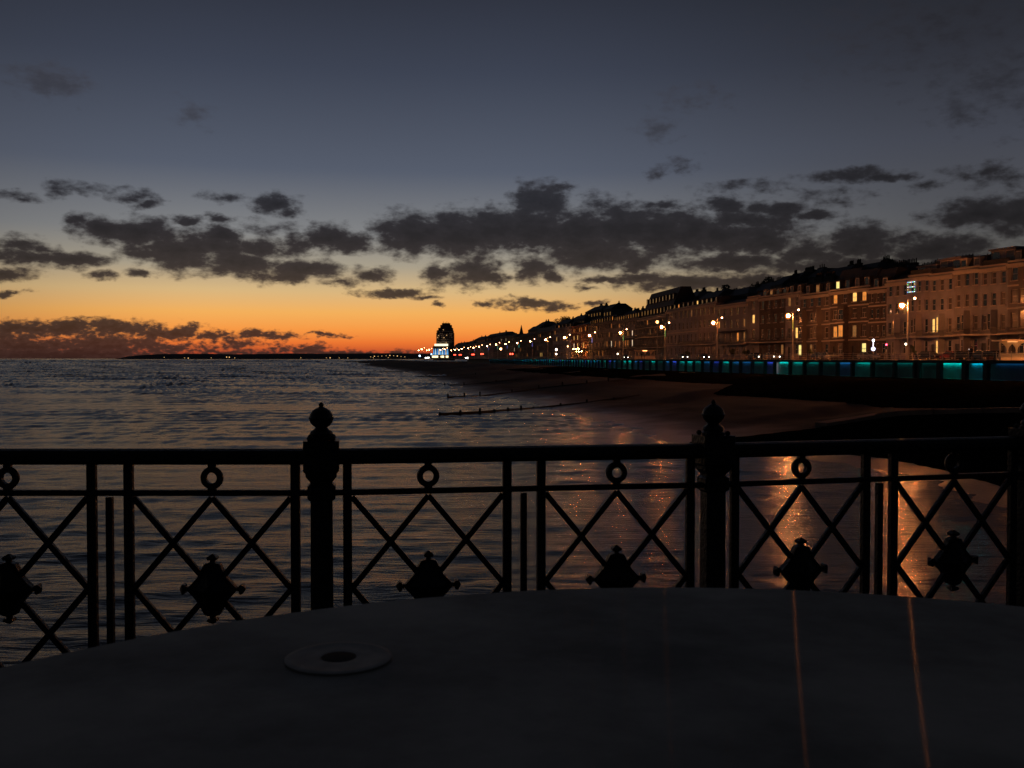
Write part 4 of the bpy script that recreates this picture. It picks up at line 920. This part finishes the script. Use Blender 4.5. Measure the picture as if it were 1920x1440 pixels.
cars = [(1418, 4.2, 0, 1, 0, 'car with both headlights on, left of the yellow lamp post'), (1446, 4.2, 1, 1, 0, 'pale car with headlights on, nearer the yellow lamp post'), (1866, 6.5, 0, 0, 0, 'dark car parked left of the right shelter'), (1845, 6.5, 3, 0, 0, 'dark blue car parked right of the person at the railing'), (1806, 6.5, 0, 0, 0, 'dark car parked left of the person at the railing'),
        (1788, 6.5, 2, 0, 0, 'dark red car parked below the plain cream house'), (1741, 6.5, 0, 0, 0, 'dark car parked below the fairy light house'), (1628, 6.5, 1, 0, 0, 'pale car parked below the dark brick house'), (1318, 4.4, 0, 1, 0, 'car with headlights on right of the pale green lamp post'), (1279, 4.4, 3, 1, 0, 'car with headlights on below the regular windowed house'), (1171, 4.4, 0, 1, 0, 'distant car with bright headlights by the green lamp post'),
        (1553, 6.5, 1, 0, 0, 'pale car parked before the bay fronted house'), (1539, 6.5, 3, 0, 0, 'blue car parked before the bay fronted house')]
for (px, off, c, hd, tl, lab) in cars:
    p = on_line(px, off); q = xl(p.y + 5, off) - xl(p.y - 5, off)
    make_car(lab, (p.x, p.y, ROADZ - .12), math.atan2(10, q), CARP[c], hd, tl)
for (px, py, hd, lab, c) in [(876, 671, 1, 'far car with glaring white headlights right of the tower block', HL), (800, 671, 1, 'far car with glaring headlights left of the tower block', HL), (804, 670.5, 1, 'second far car with headlights left of the tower block', HL), (854, 665.5, 0, 'far car with red tail lights beneath the tower block', TL), (864, 665.5, 0, 'far car with small red tail lights', TL), (888, 665, 0, 'far car with red lights among the seafront lamps', TL), (905, 664, 0, 'far car with bright red lights right of centre lamps', TL), (960, 664, 0, 'far car with dim red lights below the spire', TL)]:
    Y = 1000 if px in (800, 804) else on_line(px, 4).y * .97; p = at_y(px, py, Y)
    t = make_car(lab, (p.x, p.y, p.z - .7), R(80), CARP[0], hd, 0 if hd else 1, .42 if hd else .35)
    if not hd: t.rotation_euler = (0, 0, R(-100))

# ---------------------------------------------------------------- tower block (ship-like, stepped)
TY = 1150
def tx(px): return (px - 960) / F * TY
def tz(py): return at_y(960, py, TY).z
t = thing('tower_block', 'tall stepped tower block silhouetted against the orange sunset', 'tower block', (tx(834), TY, 5))
X0 = tx(834); TB = mat('tower_render', (.07, .055, .045), .85, var=.2, vscale=.2)
def slab(x0, x1, y0, y1, d, m_=TB, nm='storey_block'):
    mb = MB(); a, b = tx(x0) - X0, tx(x1) - X0; zz0, zz1 = tz(y1) - 5, tz(y0) - 5; r_ = min(4, d / 3)
    pts = [(a, d / 2), (a, -d / 2 + r_), (a + r_ * .3, -d / 2 + r_ * .3), (a + r_, -d / 2), (b - r_, -d / 2), (b - r_ * .3, -d / 2 + r_ * .3), (b, -d / 2 + r_), (b, d / 2)]
    mb.hull([(x, y, zz0) for x, y in pts], [(x, y, zz1) for x, y in pts]); return mb.build(nm, m_, t)
slab(813, 852, 649, 676, 26); slab(819, 851, 624, 648.9, 22); slab(820, 850, 619.5, 623.9, 20); slab(822.5, 849, 615, 619.4, 18); slab(826, 847, 609.5, 614.9, 15); slab(829, 844, 606, 609.4, 10)
for k, px in enumerate((831.5, 835, 838, 841)):
    mb = MB(); mb.tube((tx(px) - X0, 0, tz(606) - 5), (tx(px) - X0, 0, tz(602.5 + (k % 2) * 1.5) - 5), .25, .15, 6); mb.build('antenna', DARKM, t)
for k, yy in enumerate([621.7, 627, 630.5, 634, 637.5, 641]):
    mb = MB(); z0 = tz(yy + .5) - 5; mb.box(tx(819.5) - X0, tx(850.5) - X0, -11.9, -11.1, z0, z0 + .5); mb.build('balcony', mat('pale_balcony', (.8, .7, .6), .7), t)
mb = MB(); mb.box(tx(816.5) - X0, tx(841.5) - X0, -13.6, -13.1, tz(649) - 5, tz(645) - 5); mb.build('lit_band', emis('tower_white_band', (1, .85, .55), 1.6), t)
for k in range(9):
    px = 814 + 3.2 * k; c = [(.15, .5, 1), (.5, .8, 1), (.1, .35, .9), (.9, .95, 1)][k % 4]
    mb = MB(); mb.hull([(tx(px) - X0, -13.6, tz(665) - 5), (tx(px + 2.4) - X0, -13.6, tz(665) - 5), (tx(px + 2.4) - X0, -13.1, tz(665) - 5), (tx(px) - X0, -13.1, tz(665) - 5)], [(tx(px + .9) - X0, -13.6, tz(654) - 5), (tx(px + 1.6) - X0, -13.6, tz(654) - 5), (tx(px + 1.6) - X0, -13.1, tz(654) - 5), (tx(px + .9) - X0, -13.1, tz(654) - 5)])
    mb.build('lit_window', emis('tower_blue_%d' % (k % 4), c, .9), t)
for k, (a, b) in enumerate([(812, 823), (828, 834), (837, 842)]):
    mb = MB(); mb.box(tx(a) - X0, tx(b) - X0, -13.7, -13.2, tz(670.5) - 5, tz(667) - 5); mb.build('lit_window', emis('tower_ground', (1, .8, .45), 2.2), t)
for (px, py) in [(832, 618.5), (821, 633), (833, 633), (823, 629), (837.5, 642.5), (838, 628.5)]:
    mb = MB(); mb.box(tx(px) - X0, tx(px + 1.6) - X0, -12.4, -12, tz(py + 1) - 5, tz(py) - 5); mb.build('lit_window', emis('tower_window', (1, .6, .25), .8), t)
for i in range(16):
    for j in range(5):
        px = 821 + 1.8 * i; yy = 625 + 3.6 * j
        if (i * 7 + j * 3) % 5 < 2:
            mb = MB(); mb.box(tx(px) - X0, tx(px + 1.0) - X0, -11.3, -11.02, tz(yy + 1.6) - 5, tz(yy) - 5); mb.build('window', emis('tower_band_glow', (1, .6, .35), .10) if (i + j) % 2 else CURT, t)  # faint pane glow added so the tower's pale bands show up

# ---------------------------------------------------------------- groynes
def groyne(label, pts, n_plank, hgt, sp):
    t = thing('timber_groyne', label, 'groyne', (0, 0, 0), 0, 'timber groynes across the beach')
    P = [(hit(px, py + (0 if z < .6 else 3)) if z >= .6 else at_z(px, py, .2)) for px, py, z in pts]
    for q in P: q.z = max(q.z + .10, .12)
    mb = MB()
    for a, b in zip(P[:-1], P[1:]): mb.bar(a - Vector((0, 0, .6)), b - Vector((0, 0, .6)), .12, 1.2)
    mb.build('planking', TIMB, t)
    k = 0
    for a, b in zip(P[:-1], P[1:]):
        n = max(1, int((b - a).length / sp))
        for i in range(n):
            q = a.lerp(b, i / n); mb = MB(); mb.box(q.x - .14, q.x + .14, q.y - .28, q.y - .07, q.z - 2, q.z + hgt + .12 * ((k * 7) % 3)); mb.build('post', TIMB, t); k += 1
groyne('long timber groyne with a row of upright posts running into the shallows', [(840, 744, .5), (900, 741, .8), (960, 733, 1.2), (1010, 726, 1.7), (1100, 716, 2.2), (1180, 709, 2.8)], 3, .45, 4.0)
groyne('low dark groyne nearest the pier, sloping down into the sea', [(825, 776, .25), (900, 772, .5), (1000, 765, .9), (1100, 752, 1.4), (1200, 738, 2.1)], 3, .12, 3.4)
groyne('far thin groyne beyond the long posted one', [(800, 722, .6), (870, 719, 1.0), (930, 713, 1.6), (980, 709, 2.4)], 2, .3, 7)
groyne('farthest groyne line close to the lit seafront', [(760, 705, .6), (840, 702, 1.2), (920, 698, 2.0)], 2, .3, 12)
t = thing('concrete_breakwater', 'low concrete breakwater with orange light tinted into its colour', 'breakwater', (0, 0, 0))
P = [hit(px, py) for px, py in [(1540, 799), (1600, 790), (1650, 782), (1690, 777), (1760, 774), (1850, 772), (1990, 770)]]
for q in P: q.z += .3
mb = MB()
for a, b in zip(P[:-1], P[1:]): mb.bar(a - Vector((0, 0, .7)), b - Vector((0, 0, .7)), 1.5, 1.4)
mb.build('wall', mat('stained_concrete', (.26, .17, .12), .9, var=.2, vscale=.6), t);  # warm base colour puts the orange lamp light into the concrete
# ---------------------------------------------------------------- pier deck and railing
RP = [(-4.15, 3.9), (-2.475, 4.0), (-.767, 4.0), (.8625, 4.26), (2.434, 4.66), (3.95, 5.2), (5.4, 5.9)]
ZT, ZL, ZB = CZ - .363, CZ - .541, CZ - 1.30
DZ = CZ - 1.42
PLANK = mat('deck_planks', (.05, .042, .035), .8, var=.4, vscale=3)
mb = MB()
for k in range(46):
    y0 = -3 + k * .15
    if y0 + .145 < 3.7: mb.box(-6, 7, y0, y0 + .143, DZ - .05, DZ)
mb.box(-6, 7, -3, -2.9, DZ - .35, DZ - .052); mb.box(-6, 7, 3.4, 3.6, DZ - .35, DZ - .052)
struct(mb.build('pier_deck', PLANK))
rail = thing('pier_railing', 'black ornamental cast iron railing along the pier edge in front of the table', 'railing', (0, 0, 0))
def rpost(x, y, ang):
    mb = MB(); h = .044
    o = bpy.data.objects.new('post', None)
    # octagonal-ish chamfered shaft, moulded capital, square cap block
    sq = lambda r, z, c=.3: [(r, -r * (1 - c), z), (r, r * (1 - c), z), (r * (1 - c), r, z), (-r * (1 - c), r, z), (-r, r * (1 - c), z), (-r, -r * (1 - c), z), (-r * (1 - c), -r, z), (r * (1 - c), -r, z)]
    z0 = DZ
    lv = [(.075, z0, .1), (.075, z0 + .2, .1), (.045, z0 + .25, .25), (.043, ZL - .03, .25), (.055, ZL - .02, .25), (.055, ZL + .03, .25), (.043, ZL + .04, .25), (.045, ZT - .13, .25), (.06, ZT - .11, .15), (.062, ZT - .095, .08), (.07, ZT - .085, .06), (.07, ZT + .0, .06), (.07, ZT + .035, .06)]
    for (a, b) in zip(lv[:-1], lv[1:]): mb.hull(sq(a[0], a[1], a[2]), sq(b[0], b[1], b[2]))
    pst = mb.build('post', IRON, rail); pst.location = (x, y, 0); pst.rotation_euler = (0, 0, ang)
    f = MB(); z = ZT + .036
    f.lathe([(.052, z), (.054, z + .012), (.044, z + .02), (.05, z + .03), (.046, z + .042), (.032, z + .052), (.026, z + .062), (.036, z + .07), (.047, z + .085), (.0515, z + .102), (.056, z + .108), (.0515, z + .114), (.048, z + .128), (.038, z + .145), (.024, z + .156), (.013, z + .161), (.009, z + .166), (.012, z + .172), (.009, z + .18), (.002, z + .187)], 24)
    f.v = [(x_ * .93, y_ * .93, ZT + .036 + (z_ - ZT - .036) * .81) for x_, y_, z_ in f.v]; f.build('finial', IRON, pst, smooth=True)
    # pointed acanthus corners at the base of the finial
    for sx_, sy_ in ((1, 1), (1, -1), (-1, 1), (-1, -1)):
        g = MB(); g.sphere((sx_ * .045, sy_ * .045, z + .008), .012, 7, 5); g.build('corner_leaf', IRON, pst)
for i, (a, b) in enumerate(zip(RP[:-1], RP[1:])):
    rpost(a[0], a[1], math.atan2(b[1] - a[1], b[0] - a[0]))
rpost(RP[-1][0], RP[-1][1], .3)
def bar2(mb, p, u, v, x0, z0, x1, z1, w, th, off=0):
    """flat iron bar in the railing plane; p origin, u along, v normal"""
    a = Vector((*(p + u * x0 + v * off), z0)); b = Vector((*(p + u * x1 + v * off), z1)); mb.bar(a, b, w, th, up=(v.x, v.y, 0))
for i, (a, b) in enumerate(zip(RP[:-1], RP[1:])):
    p = Vector(a); q = Vector(b); L = (q - p).length; u = (q - p).normalized(); v = Vector((-u.y, u.x))
    mb = MB(); pr0, pr1 = Vector((*(p + u * .055), 0)), Vector((*(q - u * .055), 0))
    prof = [(-.035, -.062), (.035, -.062), (.045, -.045), (.045, -.02), (.036, -.006), (.015, 0), (-.015, 0), (-.036, -.006), (-.045, -.02), (-.045, -.045)]
    mb.hull([(pr0.x + v.x * k, pr0.y + v.y * k, ZT + h) for k, h in prof], [(pr1.x + v.x * k, pr1.y + v.y * k, ZT + h) for k, h in prof]); mb.build('top_rail', IRON, rail, bevel=.003)
    mb = MB(); bar2(mb, p, u, v, .045, ZL, L - .045, ZL, .024, .03); mb.build('middle_rail', IRON, rail, bevel=.003)
    mb = MB(); bar2(mb, p, u, v, .045, ZB - .02, L - .045, ZB - .02, .035, .04); mb.build('bottom_rail', IRON, rail, bevel=.003)
    fr = [.062, .458, .5, .545, .938]
    for k, f in enumerate(fr):
        mb = MB(); w = .036 if f != .5 else .026; top = ZT - .064 if f != .5 else ZL - .017
        bar2(mb, p, u, v, f * L, ZB, f * L, top, w, .028, 0 if f != .5 else -.002); mb.build('upright', IRON, rail, bevel=.003)
    for (f0, f1) in ((.062, .458), (.545, .938)):
        x0, x1 = f0 * L + .018, f1 * L - .018; c = (x0 + x1) / 2; zt, zb = ZL - .02, ZB + .0; zc = (zt + zb) / 2; hh = zt - zc
        lat = MB(); w = .023
        for (xa, za, xb, zb_, o) in ((x0, zt, x1, zb, .004), (x1, zt, x0, zb, -.004), (c, zt, x0, zc, -.003), (c, zt, x1, zc, .003), (x0, zc, c, zb, .002), (x1, zc, c, zb, -.002)):
            bar2(lat, p, u, v, xa, za, xb, zb_, w, .02, o)
        lo = lat.build('lattice', IRON, rail, bevel=.002)
        # medallion: lozenge boss with knobs at its corners
        md = MB(); P3 = lambda x, z, d: (p.x + u.x * x + v.x * d, p.y + u.y * x + v.y * d, z)
        hw, hz = .103, .112; ring = [(c + hw, zc), (c + hw * .52, zc + hz * .42), (c + .03, zc + hz * .92), (c, zc + hz), (c - .03, zc + hz * .92), (c - hw * .52, zc + hz * .42), (c - hw, zc), (c - hw * .52, zc - hz * .42), (c - .03, zc - hz * .92), (c, zc - hz), (c + .03, zc - hz * .92), (c + hw * .52, zc - hz * .42)]
        ring = [(c + (x - c) * (1.12 if abs(abs(x - c) - hw * .52) < .001 else 1), z_) for x, z_ in ring]
        md.hull([P3(x, z, .018) for x, z in ring], [P3(x, z, -.018) for x, z in ring])
        md.hull([P3(c + (x - c) * .8, zc + (z - zc) * .8, -.018) for x, z in ring], [P3(c + (x - c) * .2, zc + (z - zc) * .2, -.055) for x, z in ring])
        md.hull([P3(c + (x - c) * .2, zc + (z - zc) * .2, .055) for x, z in ring], [P3(c + (x - c) * .8, zc + (z - zc) * .8, .018) for x, z in ring])
        mo = md.build('medallion', IRON, rail, bevel=.002)
        for (dx, dz) in ((1, 0), (-1, 0), (0, 1), (0, -1)):
            kb = MB(); e = 1.0 * (hw if dx else hz); s0, s1, s2 = e - .004, e + .013, e + .03
            sec = lambda d, r_: [P3(c + dx * d + (r_ if dz else 0) * s_, zc + dz * d + (r_ if dx else 0) * s_, dd * r_) for s_, dd in ((-1, -1), (1, -1), (1, 1), (-1, 1))]
            kb.hull(sec(s0, .009), sec(s0 + .01, .009)); kb.hull(sec(s0 + .01, .017), sec(s1 + .004, .02)); kb.hull(sec(s1 + .004, .02), sec(s2, .003)); kb.build('knob', IRON, mo)
        # ring between the rails
        rg = MB(); zc2 = (ZT - .062 + ZL + .012) / 2; r0, r1 = .022, .047; n = 28
        zr = (ZT - .062 + ZL) / 2 + .002
        for s_ in range(n):
            a0, a1 = 2 * math.pi * s_ / n, 2 * math.pi * (s_ + 1) / n
            cs = [(r0, -.011), (r1 - .004, -.013), (r1, 0), (r1 - .004, .013), (r0, .011)]
            f_ = lambda A: [P3(c + r_ * math.cos(A), zr + r_ * math.sin(A), d) for r_, d in cs]
            A, B = f_(a0), f_(a1)
            for m__ in range(5): k2 = (m__ + 1) % 5; rg.quad(A[m__], A[k2], B[k2], B[m__])
        bar2(rg, p, u, v, c, zr + r1 - .006, c, ZT - .06, .03, .018); bar2(rg, p, u, v, c, ZL + .01, c, zr - r1 + .006, .032, .018)
        rg.build('ring', IRON, rail)

# ---------------------------------------------------------------- table
def table_mat():
    m_ = bpy.data.materials.new('table_top_paint'); m_.use_nodes = True; t = m_.node_tree; t.nodes.remove(t.nodes['Principled BSDF'])
    g = t.nodes.new('ShaderNodeTexCoord')
    n_ = t.nodes.new('ShaderNodeTexNoise'); n_.inputs['Scale'].default_value = 3.5; n_.inputs['Detail'].default_value = 9; n_.inputs['Roughness'].default_value = .65; t.links.new(g.outputs['Object'], n_.inputs['Vector'])
    cr = t.nodes.new('ShaderNodeValToRGB'); cr.color_ramp.elements[0].position = .36; cr.color_ramp.elements[1].position = .64
    cr.color_ramp.elements[0].color = (.22, .215, .19, 1); cr.color_ramp.elements[1].color = (.46, .45, .40, 1)
    t.links.new(n_.outputs[0], cr.inputs[0])
    d = t.nodes.new('ShaderNodeBsdfDiffuse'); t.links.new(cr.outputs[0], d.inputs[0])
    gl = t.nodes.new('ShaderNodeBsdfAnisotropic'); gl.distribution = 'GGX'; gl.inputs['Color'].default_value = (TG_, TG_, TG_, 1)
    gl.inputs['Roughness'].default_value = .13; gl.inputs['Anisotropy'].default_value = .86
    c = t.nodes.new('ShaderNodeCombineXYZ'); c.inputs[0].default_value = 1; t.links.new(c.outputs[0], gl.inputs['Tangent'])
    a = t.nodes.new('ShaderNodeAddShader'); t.links.new(d.outputs[0], a.inputs[0]); t.links.new(gl.outputs[0], a.inputs[1])
    t.links.new(a.outputs[0], t.nodes['Material Output'].inputs[0])
    return m_
TG_ = .034
TABM = table_mat()
HT = .32; tcx, tcy, TR = .681 * HT, 1.347 * HT, 3.005 * HT
t = thing('round_table', 'large round pale table with a smooth reflective top filling the foreground', 'table', (tcx, tcy, DZ))
zt = CZ - HT - DZ
mb = MB(); mb.lathe([(TR - .02, zt - .035), (TR - .004, zt - .032), (TR, zt - .024), (TR, zt - .012), (TR - .003, zt - .004), (TR - .009, zt)], 160); tt_ = mb.build('tabletop', TABM, t)
tt_.data.polygons.foreach_set('use_smooth', [len(p_.vertices) == 4 and p_.center.z < zt - .0025 and False for p_ in tt_.data.polygons])
mb = MB(); mb.lathe([(.06, .04), (.05, .2), (.05, zt - .12), (.2, zt - .036)], 20); mb.build('pedestal', DARKM, t, smooth=True)
mb = MB(); mb.lathe([(.34, 0), (.34, .02), (.08, .039)], 32); mb.build('base', DARKM, t, smooth=True)
p = at_z(635, 1236, CZ - HT)
zs_ = .6
t = thing('ashtray', 'small shallow round dish with a dark hollow centre on the table', 'ashtray', (p.x, p.y, CZ - HT + .0005))
PALE = mat('dull_pale_plastic', (.42, .41, .38), .7, spec=.1, var=.15, vscale=40)
mb = MB(); r = .056
mb.lathe([(r - .004, .0), (r, .001), (r + .0005, .003), (r - .002, .0045), (r - .006, .0045), (r - .012, .0035), (.03, .0033), (.021, .0038), (.0185, .003), (.0175, .001)], 48); mb.build('dish', PALE, t, smooth=True)
mb = MB(); mb.lathe([(.0185, .0039), (.012, .0044), (.004, .0045)], 24); mb.build('hollow', mat('black_hollow', (.002, .002, .002), .9), t, smooth=True)
t.scale = (1, 1, zs_)
